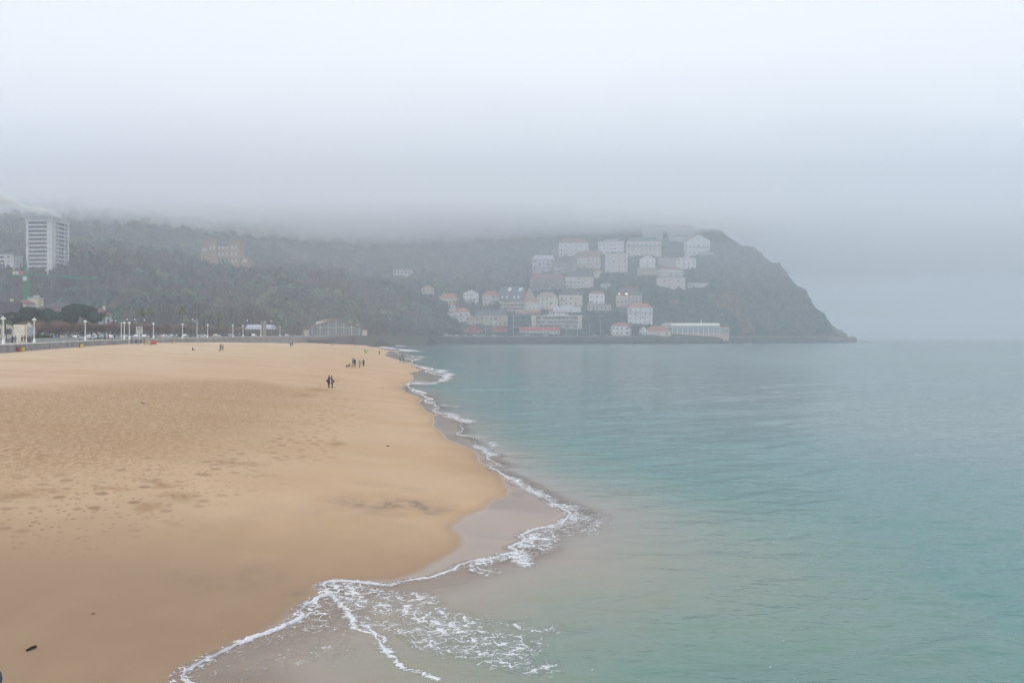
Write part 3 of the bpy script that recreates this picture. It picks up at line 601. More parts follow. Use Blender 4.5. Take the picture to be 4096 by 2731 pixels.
def house(key, label, x0, x1, ye, yb, wallc, roofc=None, roof='hip', rh=14, rot=0, nx=4, nz=3, depth=12, D=None, base=None, bal=None, ww=3.0, wh=1.9, chim=1, dorm=0, lit=(), over=0.6, skipw=(), cat='house', name='house', found=4, bandc=None, win=True, wx=None):
    """wall box from eaves row ye to base row yb in photo pixels, standing on the hillside"""
    xc = (x0+x1)/2
    if D is None: D = surf_D(xc, yb)
    s_ = D/F; c_, si = abs(math.cos(R(rot))), abs(math.sin(R(rot)))
    W = max(5.0, ((x1-x0)*s_-depth*si)/c_); zb = Zy(yb, D); Hh = (yb-ye)*s_; Rh = rh*s_
    t = thing(name, label, cat, (X(xc, D), D+depth*0.5*c_, zb), R(rot)); h2 = depth/2; HOUSES[key] = (x0, x1, ye-rh, yb, D, t)
    KEEP.append((x0-4, x1+4, ye-rh-4, yb+2, D))
    b = MB(); b.box(-W/2, W/2, -h2, h2, 0, Hh); wm = M(CR.get(wallc, wallc), 0.85, scale=0.4)
    if roof == 'gable': b.prism([(-W/2+.01, Hh), (W/2-.01, Hh), (0, Hh+Rh)], -h2+.01, h2-.01)
    b.build('wall', wm, t)
    MB().box(-W/2-.15, W/2+.15, -h2-.15, h2+.15, -found, 0.02).build('foundation', M(CR[base or 'stone'], 0.95, scale=0.3), t)
    rmt = M(CR.get(roofc, roofc) if roofc else CR[wallc], 0.8, scale=0.8, var=0.2); o_ = over; r = MB()
    if roof == 'hip':
        g = min(W*0.32, h2*0.9); r.add([(-W/2-o_, -h2-o_, Hh), (W/2+o_, -h2-o_, Hh), (W/2+o_, h2+o_, Hh), (-W/2-o_, h2+o_, Hh), (-W/2+g, 0, Hh+Rh), (W/2-g, 0, Hh+Rh)], [(0, 1, 5, 4), (1, 2, 5), (2, 3, 4, 5), (3, 0, 4), (0, 3, 2, 1)])
    elif roof == 'gable':
        q_ = 0.3; sl_ = Rh/(W/2); zz_ = Hh-o_*sl_
        r.add([(-W/2-o_, -h2-1, zz_), (0, -h2-1, Hh+Rh), (0, h2+1, Hh+Rh), (-W/2-o_, h2+1, zz_), (-W/2-o_, -h2-1, zz_+q_), (0, -h2-1, Hh+Rh+q_), (0, h2+1, Hh+Rh+q_), (-W/2-o_, h2+1, zz_+q_)], [(0, 1, 2, 3), (7, 6, 5, 4), (0, 4, 5, 1), (3, 2, 6, 7), (0, 3, 7, 4)])
        r.add([(W/2+o_, -h2-1, zz_), (0, -h2-1, Hh+Rh), (0, h2+1, Hh+Rh), (W/2+o_, h2+1, zz_), (W/2+o_, -h2-1, zz_+q_), (0, -h2-1, Hh+Rh+q_), (0, h2+1, Hh+Rh+q_), (W/2+o_, h2+1, zz_+q_)], [(3, 2, 1, 0), (4, 5, 6, 7), (1, 5, 4, 0), (7, 6, 2, 3), (4, 7, 3, 0)])
    elif roof == 'side':      # ridge along the front
        r.prism([(-h2-o_, Hh), (h2+o_, Hh), (0, Hh+Rh)], -W/2-o_, W/2+o_); r.V = [(v[1], v[0], v[2]) for v in r.V]
    elif roof == 'mansard':
        g = Rh*0.45; r.add([(-W/2-.3, -h2-.3, Hh), (W/2+.3, -h2-.3, Hh), (W/2+.3, h2+.3, Hh), (-W/2-.3, h2+.3, Hh), (-W/2+g, -h2+g, Hh+Rh), (W/2-g, -h2+g, Hh+Rh), (W/2-g, h2-g, Hh+Rh), (-W/2+g, h2-g, Hh+Rh)], [(0, 1, 5, 4), (1, 2, 6, 5), (2, 3, 7, 6), (3, 0, 4, 7), (4, 5, 6, 7), (0, 3, 2, 1)])
    else:
        r.box(-W/2-.35, W/2+.35, -h2-.35, h2+.35, Hh, Hh+max(0.5, Rh*0.3)); r.box(-W*.2, W*.25, -h2*.3, h2*.6, Hh+max(.5, Rh*.3), Hh+max(1.5, Rh))
    ro = r.build('roof', rmt, t)
    if chim and roof not in ('flat',):
        for k in range(chim):
            cx_ = W*(0.22 if k == 0 else -0.27); MB().box(cx_-.45, cx_+.45, .5, 1.4, Hh+Rh*.3, Hh+Rh+1.0).build('chimney', wm, ro)
    if win:
        fl = Hh/nz
        for j in range(nz):
            for i in range(nx):
                if (i, j) in skipw or ((i, j) not in lit and rw.random() < .08): continue
                xx = -W/2+W*(i+.5)/nx if wx is None else wx[i]*W
                w_ = min(ww, W/nx*.62)*rw.choice((1, 1, .8, 1.15)); h_ = min(wh, fl*.68)
                window(t, xx, j*fl+fl*.25, w_, h_, -h2-.2, LITM if (i, j) in lit else None)
        for j in range(nz):
            for k in range(2):
                window(t, (W/2+.2)*(1 if rot <= 0 else -1) if rot else W/2+.2, j*fl+fl*.25, 1.2, min(wh, fl*.68), -h2*.5+k*h2, None, R(90) if (rot <= 0) else R(-90))
    if bal:
        fl = Hh/nz
        for (j, a_, b_, c2) in bal:
            q_ = MB(); q_.box(a_*W, b_*W, -h2-1.5, -h2-.1, j*fl-.12, j*fl+.1); q_.box(a_*W, b_*W, -h2-1.5, -h2-1.4, j*fl+.1, j*fl+1.0)
            q_.build('balcony', M(CR.get(c2, c2), 0.7), t)
    for k in range(dorm):
        xx = -W/2+W*(k+.7)/(dorm+.4); dz = Rh*.25; q_ = MB(); q_.box(xx-.9, xx+.9, -h2+Rh*.15, -h2+3, Hh+dz, Hh+dz+1.5)
        do = q_.build('dormer', wm, ro); window(do, xx, Hh+dz+.2, 1.2, 1.1, -h2+Rh*.15-.2)
    if bandc:
        for j in range(1, nz):
            MB().box(-W/2-.06, W/2+.06, -h2-.07, -h2+.1, j*Hh/nz-.12, j*Hh/nz+.12).build('string_course', M(CR[bandc], 0.8), t)
    t['_'] = 0; del t['_']
    t_dims = (W, Hh, Rh, h2, s_); return t, t_dims
# the hillside village, top rows first
house('grand_l','tall misty pale house with pointed corner turrets at the very top of the village',2574,2651,908,968,'grey','slate','mansard',8,4,6,3,12,D=1185,bandc='white')
t, d = house('grand_r','wide misty pale house right of the turreted one at the village top',2674,2776,908,972,'grey','crimson','hip',10,3,8,3,12,D=1190,bandc='white',chim=2)
house('chalet_top','large half timbered chalet with an orange gable roof, highest on the right',2742,2842,962,1020,'white','orange roof','gable',26,8,5,2,15,base='stone',bal=[(1,-.45,.45,'green roof')],wh=1.9)
house('greenblock','wide cream apartment block with a dark green hip roof near the top of the village',2508,2647,966,1025,'cream','green roof','hip',20,-3,8,3,16,bandc='brown',chim=1,bal=[(2,-.5,.5,'green roof')],dorm=2)
house('whiteblock','plain white four storey block with a flat roof and small square windows',2394,2498,968,1016,'white','grey','flat',12,-4,7,3,13,wh=1.4)
house('crimsonhouse','pinkish white house with crimson roof and side balconies, highest on the village left',2235,2356,972,1024,'white','crimson','hip',20,-4,6,3,14,bal=[(1,-.5,-.1,'white'),(2,-.5,-.1,'white')],dorm=2)
house('gabledred','house with a dark red roof, peach side gable and tall glass balconies',2308,2407,1028,1076,'peach','crimson','side',26,-14,5,2,13,bal=[(1,-.48,.3,'white')],ww=2.6,wh=2.4,dorm=2)
house('columns','pale concrete block with two glazed stair towers under thin flat roofs',2421,2513,1014,1092,'pink','green roof','flat',4,-6,4,4,11,bandc='grey',ww=2.2,wh=2.0)
house('lilac','lilac grey apartment block with a cream framed glass bay in the middle',2128,2218,1036,1091,'lilac','lilac','mansard',16,6,5,4,13,bal=[(1,-.5,-.3,'grey'),(2,-.5,-.3,'grey'),(1,.2,.5,'grey'),(2,.2,.5,'grey')])
house('brownblock','brown apartment block with a dark mansard roof and a row of white dormers',2216,2306,1050,1093,'brown','darkroof','mansard',20,0,6,3,13,dorm=4,bal=[(1,-.5,-.25,'grey'),(1,.25,.5,'grey')])
t, d = house('whitevilla','white three storey villa with a small roof tower and arched ground floor',2703,2785,1032,1076,'white','crimson','hip',6,3,4,3,13)
q = MB(); q.box(-1, 5, -5, 1, d[1], d[1]+4.2).build('tower', M(CR['white'], 0.85, scale=0.4), t); MB().add([(-1.6,-5.6,d[1]+4.2),(5.6,-5.6,d[1]+4.2),(5.6,1.6,d[1]+4.2),(-1.6,1.6,d[1]+4.2),(2,-2,d[1]+5.6)],[(0,1,4),(1,2,4),(2,3,4),(3,0,4),(0,3,2,1)]).build('tower_roof', M(CR['crimson'], 0.8), t); window(t, 0.6, d[1]+.8, 1.2, 2.2, -5.2); window(t, 3.4, d[1]+.8, 1.2, 2.2, -5.2)
house('smallchalet','small white chalet with a dark gable roof on a brown stone terrace',2560,2625,1036,1070,'white','darkroof','gable',16,-8,3,2,10,ww=2.2,bal=[(1,-.45,.4,'white')],D=1072)
house('stoneterrace','plain brown stone retaining house below the white chalet',2550,2628,1071,1104,'stone','stone','flat',1,2,5,1,8,win=True,chim=0,ww=1.2,name='terrace_house')
t, d = house('tiers','big pink house in stepped tiers with white balcony slabs, left of a wooded spur',2627,2742,1110,1156,'pink','crimson','flat',3,3,6,2,14,ww=2.6,bandc='white')
MB().box(-d[0]*.42, d[0]*.42, -6, 6, d[1]+.9, d[1]+11).build('upper_storeys', M(CR['pink'], 0.85, scale=0.4), t); MB().add([(-d[0]*.45,-6.8,d[1]+11),(d[0]*.45,-6.8,d[1]+11),(d[0]*.45,6,d[1]+11),(-d[0]*.45,6,d[1]+11),(-d[0]*.2,0,d[1]+14.5),(d[0]*.2,0,d[1]+14.5)],[(0,1,5,4),(1,2,5),(2,3,4,5),(3,0,4),(0,3,2,1)]).build('roof', M(CR['crimson'], 0.8), t)
for zz_ in (4.2, 7.6): MB().box(-d[0]*.5, d[0]*.5, -7.5, -5.9, d[1]+zz_, d[1]+zz_+.3).build('balcony', white, t)
for zz_ in (1.8, 5.2, 8.4):
    for k in range(5): window(t, (-.36+.18*k)*d[0], d[1]+zz_, 2.2, 1.5, -6.2)
house('widered','wide apartment block with a dull red hip roof and brown glazed balconies',2121,2262,1114,1160,'brown','crimson','hip',20,2,10,3,13,bal=[(1,-.5,.18,'brown'),(2,-.5,.18,'brown')],ww=2.4,chim=2)
house('pinkblock','pink block with long white balconies and a dark mansard roof of dormers',2260,2376,1108,1152,'pink','darkroof','mansard',24,-5,7,3,13,bal=[(0,-.5,.1,'white'),(1,-.5,.1,'white'),(2,-.5,.1,'white')],dorm=5,ww=2.0)
house('framehouse','lone misty house of white posts and dark bays in the woods left of the village',1572,1648,1080,1116,'grey','brownroof','hip',8,-6,5,2,11,ww=3.0,wh=3.0,bandc='white')
house('yellowgable','yellow gabled house with a tiled roof, leftmost above the trees',1680,1735,1152,1184,'yellow','orange roof','gable',12,14,3,2,12)
house('redvilla','villa with broad red roofs and dark open porches',1752,1832,1192,1219,'cream','red roof','hip',20,-5,4,1,14,ww=3.0,wh=2.8,dorm=1,chim=2)
house('timber','tall white half timbered house with a brown gable roof and a central bay',1852,1914,1172,1219,'white','brownroof','gable',14,3,5,3,12,base='stone',wx=[-.42,-.22,0,.22,.42],bal=[(1,-.25,.25,'brown')])
house('pinkgable','pale pink house with a red roof between the timbered house and the slate roofed flats',1928,1998,1180,1222,'pink','red roof','hip',18,8,4,3,12,bal=[(1,-.1,.5,'brown')])
t, d = house('skylight','slate roofed flats with four white pointed dormers and two skylights',1998,2100,1200,1243,'brown','slate','side',56,-3,7,3,20,bal=[(0,-.5,.5,'cream'),(1,-.5,.5,'cream'),(2,-.5,.5,'cream')],ww=2.6,chim=0)
rr = [o for o in t.children if o.name.startswith('roof')][0]
for xx in (-.38, -.2, .1, .27):
    x_ = xx*d[0]; MB().prism([(x_-1.5, d[1]+2.5), (x_+1.5, d[1]+2.5), (x_, d[1]+6.2)], -d[3]-.2, -d[3]+4).build('dormer', white, rr)
for xx in (-.12, .33):
    x_ = xx*d[0]; z0 = d[1]+d[2]*.68; z1 = d[1]+d[2]*.9; yA = -10.6*(1-.68)-.15; yB = -10.6*(1-.9)-.15
    MB().add([(x_-2.4, yA, z0), (x_+2, yA, z0), (x_+3.4, yB, z1), (x_-1, yB, z1), (x_-2.4, yA+.3, z0-.1), (x_+2, yA+.3, z0-.1), (x_+3.4, yB+.3, z1-.1), (x_-1, yB+.3, z1-.1)], [(0,1,2,3),(4,7,6,5),(0,4,5,1),(1,5,6,2),(2,6,7,3),(3,7,4,0)]).build('skylight', M((.6,.66,.66), .2), rr)
house('peachgable','tall peach brick gable end with narrow stepped windows',2096,2147,1188,1216,'peach','slate','gable',40,-10,4,2,14,ww=1.2,chim=0)
house('creamvilla','cream three storey villa with a broad orange hip roof',2074,2162,1206,1243,'cream','orange roof','hip',14,4,5,2,13,wh=1.9,ww=1.6,base='peach',bandc='white')
house('palemodern','pale stone modern house with a pinkish hip roof and tall glazing',2146,2234,1190,1238,'cream','pinkroof','hip',22,-6,5,3,14,ww=2.4,wh=2.1,dorm=2)
house('darkhip','cream house with a wide dark hip roof and green corner balconies',2234,2330,1180,1224,'cream','darkroof','hip',24,4,5,2,14,bal=[(1,-.46,-.2,'green roof'),(1,.2,.42,'grey')],ww=2.0,wh=2.6)
house('whiteterrace','long bright white terrace wall with small openings below the dark roofed house',2212,2324,1228,1249,'white','white','flat',1,0,4,1,5,ww=1.4,wh=1.0,name='terrace_house',cat='terrace')
house('pavilion','low white pavilion with arched openings above the long modern block',2196,2270,1251,1261,'white','pinkroof','side',8,0,6,1,8,chim=0,ww=2.2)
house('redhipwhite','white square house with a low red hip roof and two chimneys on a brown terrace',2356,2422,1174,1217,'white','red roof','hip',10,-6,3,2,12,chim=2,ww=3.2,wh=2.2)
house('brownterrace','long brown stone terrace with dark garage openings below the white square house',2350,2445,1218,1243,'stone','stone','flat',0,0,6,1,6,ww=3.2,wh=3.6,name='terrace_house',cat='terrace')
house('mauve','mauve roofed apartment block with two lit yellow attic windows',2466,2570,1182,1230,'peach','brownroof','mansard',36,-3,7,3,14,bal=[(1,-.2,.5,'pink'),(2,-.2,.5,'pink')],ww=2.4,chim=0)
t = HOUSES['mauve'][5]; rr = [o for o in t.children if o.name.startswith('roof')][0]
for xx, lm, wd in ((-.38, LITM, 2.2), (-.1, LITM, 3.6), (.12, None, 2.4), (.28, None, 3), (.44, None, 2.6)):
    q = MB(); q.box(xx*33-wd/2-.2, xx*33+wd/2+.2, -7.3, -5, 15.6, 18.6).build('dormer', M(CR['brownroof'], .8), rr); window(rr, xx*33, 16.0, wd, 2.2, -7.5, lm)
house('fourwhite','white four storey house with an orange roof and a balustraded balcony',2513,2612,1230,1297,'white','orange roof','hip',16,-3,5,4,13,bal=[(2,-.1,.32,'white'),(3,-.5,.5,'white')],ww=1.9,chim=0)
house('mansion','brown yellow mansion with a grey mansard roof and arched attic windows',1900,2030,1262,1302,'yellow','slate','mansard',22,0,7,2,14,bandc='brown',dorm=3,wh=2.4,chim=2,base='brown')
t, d = house('whiteorange','white house with orange hip roof, dormers and a lookout tower at its left corner',1788,1880,1248,1286,'white','orange roof','hip',17,-3,4,2,13,dorm=3,ww=2.6,bal=[(1,-.4,.3,'grey')])
MB().box(-d[0]*.46, -d[0]*.46+8, -5.5, 2, d[1]+.5, d[1]+8.5).build('tower', M(CR['white'], 0.85, scale=0.4), t)
MB().add([(-d[0]*.46-1.5,-7,d[1]+8.5),(-d[0]*.46+9.5,-7,d[1]+8.5),(-d[0]*.46+9.5,3.5,d[1]+8.5),(-d[0]*.46-1.5,3.5,d[1]+8.5),(-d[0]*.46+4,-2,d[1]+12.5)],[(0,1,4),(1,2,4),(2,3,4),(3,0,4),(0,3,2,1)]).build('tower_roof', M(CR['orange roof'], 0.8), t)
for k in (0, 1): window(t, -d[0]*.46+2.2+k*3.6, d[1]+4.2, 2.6, 3, -5.7)
house('creamsmall','small cream house between the glazed stair towers and the gabled red roof',2374,2412,1086,1112,'cream','orange roof','hip',7,6,3,2,9)
house('upperwall','long brown stone retaining wall left of the white villa with a tower',2632,2700,1034,1066,'stone','stone','flat',1,0,3,1,6,name='terrace_house',cat='terrace',chim=0,ww=1.4)
house('chaletbank','low stone store with a pale roof right of the large half timbered chalet',2800,2856,1012,1024,'stone','grey','flat',2,-4,4,1,8,chim=0)
house('greenterrace','long low greyish green terrace building right of the pink tiered house',2752,2836,1132,1150,'grey','green roof','flat',3,2,6,1,7,chim=0,ww=1.8)
house('annex','yellow low annex left of the brown yellow mansion',1866,1900,1270,1300,'yellow','orange roof','hip',8,0,3,2,9,chim=0)
house('porchhouse','low house with a brick red roof below the cream villa',2062,2160,1252,1262,'brown','orange roof','side',10,2,7,1,8,chim=0)
house('slopehouse','small grey house among trees between the pink block and the mauve roofed block',2402,2446,1136,1152,'grey','slate','hip',7,-8,4,1,9,chim=1)
house('cornerlodge','little white lodge with a flat roof above the start of the glass restaurant',2650,2690,1296,1310,'white','grey','flat',3,0,3,1,8,chim=0,D=950)
house('midbrown','brown house with a dark roof tucked behind the gabled red roof house',2208,2262,1000,1020,'brown','crimson','hip',8,4,4,2,10,chim=1)
# along the bay road
house('redlow','long low red half timbered house with an orange gable roof beside the bay road',1845,1931,1318,1339,'red','orange roof','gable',15,8,6,1,16,D=885,ww=1.6,wh=1.4,chim=0,over=2)
house('redlow2','second red half timbered house, partly hidden behind a hedge',1958,2030,1316,1336,'red','orange roof','gable',13,6,4,1,14,D=898,ww=1.4,chim=1,over=2)
house('redlong','long single storey restaurant with a bright red roof and white framed windows',2078,2240,1322,1339,'grey',(0.30,0.06,0.055),'side',15,0,12,1,12,D=902,ww=2.6,wh=2.2,chim=0,cat='restaurant',name='restaurant')
t, d = house('modern','long modern block raised on white stilts with three open storeys between cream end walls',2127,2327,1263,1314,'brown','white','flat',2,0,12,3,14,D=935,found=0,ww=3.2,wh=2.4,cat='apartment block',name='apartment_block')
for s in (-1, 1): MB().box(s*d[0]/2-(4.6 if s > 0 else 0.4), s*d[0]/2+(4.6 if s < 0 else 0.4), -d[3]-1.6, -d[3]+.5, -.3, d[1]+.2).build('end_wall', M(CR['cream'], .85), t)
for j in (0, 1, 2, 3): MB().box(-d[0]/2+4.7, d[0]/2-4.7, -d[3]-1.55, -d[3]-.12, j*d[1]/3-.35, j*d[1]/3+.55).build('floor_slab', M((.62,.58,.5), .8), t)
for k in range(6): MB().box(-d[0]*.42+k*d[0]*.168-.25, -d[0]*.42+k*d[0]*.168+.25, -5, -4.5, -8, 0).build('stilt', white, t)
house('redroofwhite','small white house with a bright red hip roof and brick corners behind a palm',2446,2526,1303,1340,'white','red roof','hip',12,4,4,2,12,D=905,wx=[-.42,-.25,.0,.28],chim=0)
house('creamlow','low cream house with a long red roof and dormers beside the timbered gable',2588,2684,1323,1342,'cream','red roof','hip',20,0,3,1,13,D=918,ww=3.2,chim=1,dorm=2)
house('timbergable','narrow white gable with brown timber cross beams, joined to the low cream house',2558,2592,1322,1342,'white','red roof','gable',17,0,3,1,13,D=917,chim=0,over=.8)
# long glazed restaurant
D = 935; s_ = D/F; W_ = (2880-2686)*s_
t = thing('restaurant', 'long glass fronted restaurant with a curved pale metal roof at the foot of the headland', 'restaurant', (X(2783, D), D+7, Zy(1343, D)))
HOUSES['glassrest'] = (2680, 2920, 1290, 1343, D, t); KEEP.append((2676, 2924, 1286, 1343, D))
MB().box(-W_/2, W_/2, -6.5, 7, -6, 3.6).build('wall', M(CR['peach'], .85), t)
MB().box(-W_/2+.5, W_/2-.5, -6.6, 6.9, 3.6, 9.2).build('glazing', M((.22,.29,.29), .15, spec=.6), t)
MB().box(-W_/2-.5, W_/2+.5, -7.4, 7.2, 9.2, 11.9).build('fascia', M((.33,.35,.39), .5), t)
pr = [(-7.2, 11.9)]+[(-7.2*math.cos(a), 11.9+3.2*math.sin(a)) for a in np.linspace(.12, math.pi-.12, 9)]+[(7.2, 11.9)]
q = MB(); q.prism(pr, -W_/2, W_/2); q.V = [(v[1], v[0], v[2]) for v in q.V]; q.build('roof', M((.62,.60,.55), .5), t)
for k in range(10): MB().box(-W_/2+1+k*(W_-2)/9-.22, -W_/2+1+k*(W_-2)/9+.22, -6.9, -6.6, .1, 9.2).build('mullion', white, t)
MB().box(W_/2+.2, W_/2+11, -6, 6, -6, 10).build('side_wing', M(CR['peach'], .85), t); MB().box(W_/2+1.8, W_/2+10, -6.3, -6.02, 3, 8.5).build('side_glazing', M((.22,.29,.29), .15), t)
q = MB(); q.tube((8, 0, 13), (8, 0, 20), .45); q.build('flue', white, t)

# ------------------------------------------------------------------ tower block, mansion, sports hall, left hand roofs
D = 590; s_ = D/F
t = thing('tower_block', 'tall white concrete tower block with balcony bands rising above the trees', 'tower block', (X(160, D), D+10, Zy(1098, D)), R(-4))
KEEP.append((40, 268, 870, 1062, D)); HOUSES['tower'] = (96, 262, 880, 1098, D, t)
TW = 8.7; TH = (1098-893)*s_+1.2; conc = M((.52,.52,.52), .8, scale=.2)
MB().box(-TW, TW, -TW, TW, -16, TH).build('wall', M((.20,.21,.23), .8), t)
NF = 12
for k in range(-3, NF):
    z_ = TH-(k+1)*3.05 if k >= 0 else -3.05*(-k)
    if z_ < -9: continue
    MB().box(-TW-1.3, TW+1.3, -TW-1.3, TW+1.3, z_, z_+.22).build('floor_slab', conc, t)
    if k >= -2: 
        MB().box(-TW-1.3, TW+1.3, -TW-1.35, -TW-1.2, z_+.22, z_+1.15).build('balcony_rail', conc, t); MB().box(TW+1.2, TW+1.35, -TW-1.1, TW+1.3, z_+.22, z_+1.15).build('balcony_rail', conc, t)
for (a, b) in ((-TW-1.45, -TW-1.45), (TW-.4, -TW-1.45), (TW-.4, TW-.4)):
    MB().box(a, a+1.9, b, b+1.9, -16, TH).build('corner_pier', conc, t)
MB().box(TW-2.6, TW-.45, -TW-1.4, -TW, -16, TH).build('corner_pier', conc, t); MB().box(TW+.0, TW+1.4, -TW+.5, -TW+3.4, -16, TH).build('corner_pier', conc, t)
for k_ in (-3.5, 4.5): MB().box(TW+.9, TW+1.38, k_, k_+1.1, -16, TH).build('corner_pier', conc, t)
MB().box(-TW-1.8, TW+1.8, -TW-1.8, TW+1.8, TH+.05, TH+.9).build('roof_slab', conc, t)
MB().box(-TW-1.4, TW+1.4, -TW-1.4, TW+1.4, TH+.9, TH+4).build('roof_parapet', M((.33,.34,.36), .8), t)
for k in range(11):
    q = MB(); x_ = -TW-1.5+k*2.0; q.box(x_, x_+.55, -TW-1.75, -TW-1.42, TH+.95, TH+4.3); q.build('fin', conc, t)
    q = MB(); q.box(TW+1.42, TW+1.75, x_+.35, x_+.9, TH+.95, TH+4.3); q.build('fin', conc, t)
q = MB(); q.tube((9, -6, TH+4), (9, -6, TH+6.4), .35); q.build('flue', conc, t)
t = thing('apartment_block', 'pale flat roofed apartment block cut off by the left edge below the tower', 'apartment block', (X(0, 620), 630, Zy(1085, 620)), 0)
KEEP.append((-40, 48, 1005, 1085, 620))
MB().box(-14, 8, -6, 6, -10, 13.2).build('wall', conc, t); MB().box(-14.4, 8.4, -6.4, 6.4, 13.2, 14.2).build('roof', M((.3,.3,.32), .8), t)
for j in range(4):
    for i in range(4): window(t, -11+i*5, j*3.2+.9, 3, 1.7, -6.2)
# smoke: a lumpy tapered plume drifting left from the tower roof
pth = [(248,884,.25),(247,874,.9),(238,866,2.0),(226,858,2.8),(212,848,4.2),(196,842,3.6),(176,846,3.4),(158,842,5.0),(140,836,4.4),(118,838,3.6),(96,832,4.6),(70,816,5.8),(40,806,6.5),(10,800,7.5),(-40,790,8)]
V = []; nq = 14; Ls = []
tt = np.linspace(0, len(pth)-1, 90); pa = np.array(pth, float)
for i, u in enumerate(tt):
    a, b, r = [np.interp(u, range(len(pth)), pa[:, k]) for k in range(3)]; r *= .55; c_ = P(a, b, 585)
    for k in range(nq):
        th = 2*math.pi*k/nq; rr_ = r*(.55+.95*float(vnoise(u*1.5+math.cos(th)*1.4, math.sin(th)*1.4+u*.3, 8)))
        V.append((c_[0]+(0.35 if u > 1.5 else 1)*rr_*math.cos(th) if u < 1 else c_[0]+.3*math.cos(th), c_[1]+rr_*math.sin(th), c_[2]+rr_*(math.cos(th) if u >= 1 else 0)))
i = np.arange(len(V)).reshape(-1, nq); Fs = [(i[a, k], i[a, (k+1) % nq], i[a+1, (k+1) % nq], i[a+1, k]) for a in range(len(tt)-1) for k in range(nq)]+[tuple(i[0][::-1]), tuple(i[-1])]
sm = link('smoke', newmesh('smoke', V, Fs, [])); tag(sm, kind='stuff')

D = 790; s_ = D/F
t = thing('mansion', 'castle like brown stone mansion with two square towers in the woods', 'mansion', (X(880, D), D+8, Zy(1062, D)), R(-6)); st = M((.27,.205,.15), .9, scale=.3)
KEEP.append((785, 1000, 950, 1024, D)); HOUSES['castle'] = (790, 996, 958, 1062, D, t)
def blk(nm, a, b, ya, yb_, y0, y1, m_=st): return MB().box((a-880)*s_, (b-880)*s_, y0, y1, (1062-yb_)*s_-(6 if yb_ > 1055 else 0), (1062-ya)*s_).build(nm, m_, t)
blk('main_wing', 866, 922, 982, 1062, -5, 10); blk('left_tower', 824, 866, 962, 1062, -7, 4); blk('right_tower', 921, 964, 966, 1062, -7, 4); blk('left_wing', 792, 825, 984, 1062, -3, 8); blk('right_wing', 964, 995, 1032, 1062, -5, 5)
MB().prism([(-15*s_, 80.2*s_), (42*s_, 80.2*s_), (36*s_, 88*s_), (-8*s_, 88*s_)], -4.5, 9).build('roof', M(CR['slate'], .8), t); blk('parapet', 821, 869, 958, 962.2, -7.8, 4.8); blk('parapet', 918, 967, 962, 966.2, -7.8, 4.8); blk('porch', 868, 922, 1028, 1034, -8.5, -5.2)
for a in (872, 888, 904, 919): q = MB(); q.tube(((a-880)*s_, -8.2, 0), ((a-880)*s_, -8.2, 28*s_), .35); q.build('column', M(CR['cream'], .8), t)
for a, b, y_ in [(842,990,-7),(856,990,-7),(874,990,-5),(890,990,-5),(906,990,-5),(932,990,-7),(948,990,-7),(874,1016,-5),(890,1016,-5),(906,1016,-5),(932,1018,-7),(948,1018,-7),(932,1044,-7),(948,1044,-7),(804,996,-3),(814,996,-3),(975,1042,-5),(980,1042,-5),(985,1042,-5)]:
    window(t, (a-880)*s_, (1062-b)*s_-1.5, 1.8, 2.8, y_-.2, WV[1])
lawn = []
for a, b in LAWN: Dq = surf_D(a, b); lawn.append((X(a, Dq), Dq, 0))
# bright hedge bank right of the mansion
KEEP.append((996, 1082, 1056, 1096, 800))

# sports hall
D = 640; s_ = D/F; t = thing('sports_hall', 'glazed sports hall with a broad low pitched red brown roof behind the beach ramp', 'sports hall', (X(1345, D), D, 8.9), R(33)); HOUSES['hall'] = (1150, 1470, 1270, 1343, D, t)
hw = 26.5; eh = 4.6; rhh = 13.2; L_ = 44
q = MB(); q.box(-hw, -hw+4, 0, L_, 0, eh); q.box(hw-4, hw, 0, L_, 0, eh); q.box(-hw, hw, L_-.5, L_, 0, eh); q.build('wall', M(CR['cream'], .85), t)
MB().prism([(-hw+4, 0), (hw-4, 0), (hw-4, eh+1.1), (0, rhh-.4), (-hw+4, eh+1.1)], .6, .9).build('glazing', M((.10,.135,.14), .15, spec=.6), t)
q = MB()
for s in (-1, 1):
    q.add([(s*(hw+1.5), -1.2, eh-.3), (0, -1.2, rhh), (0, L_, rhh), (s*(hw+1.5), L_, eh-.3), (s*(hw+1.5), -1.2, eh+.25), (0, -1.2, rhh+.55), (0, L_, rhh+.55), (s*(hw+1.5), L_, eh+.25)], [(0,1,2,3),(7,6,5,4),(0,4,5,1),(3,2,6,7),(0,3,7,4)])
ro = q.build('roof', M((.17,.075,.055), .8, scale=.3), t)
q = MB(); q.add([(-14, 6, eh+.25+8.65*.47+.9), (-2, 6, rhh-.2), (-2, 38, rhh-.2), (-14, 38, eh+.25+8.65*.47+.9)], [(0,1,2,3)]); q.V = [(v[0], v[1], eh+.3+(1-abs(v[0])/(hw+1.5))*8.6+.18) for v in q.V]; q.V += [(v[0], v[1], v[2]-.15) for v in q.V]; q.F += [(7,6,5,4),(0,4,5,1),(1,5,6,2),(2,6,7,3),(3,7,4,0)]; q.mi = [0]*6
q.build('roof_light', M((.60,.58,.52), .5), ro)
for k in range(-3, 4):
    x_ = k*6.6; q = MB(); q.box(x_-.2, x_+.2, .25, .55, 0, eh+(1-abs(x_)/(hw+1.5))*8.4-.3); q.build('mullion', M(CR['cream'], .7), t)
MB().box(-16, 16, .22, .5, 6.4, 6.8).build('transom', M(CR['cream'], .7), t)
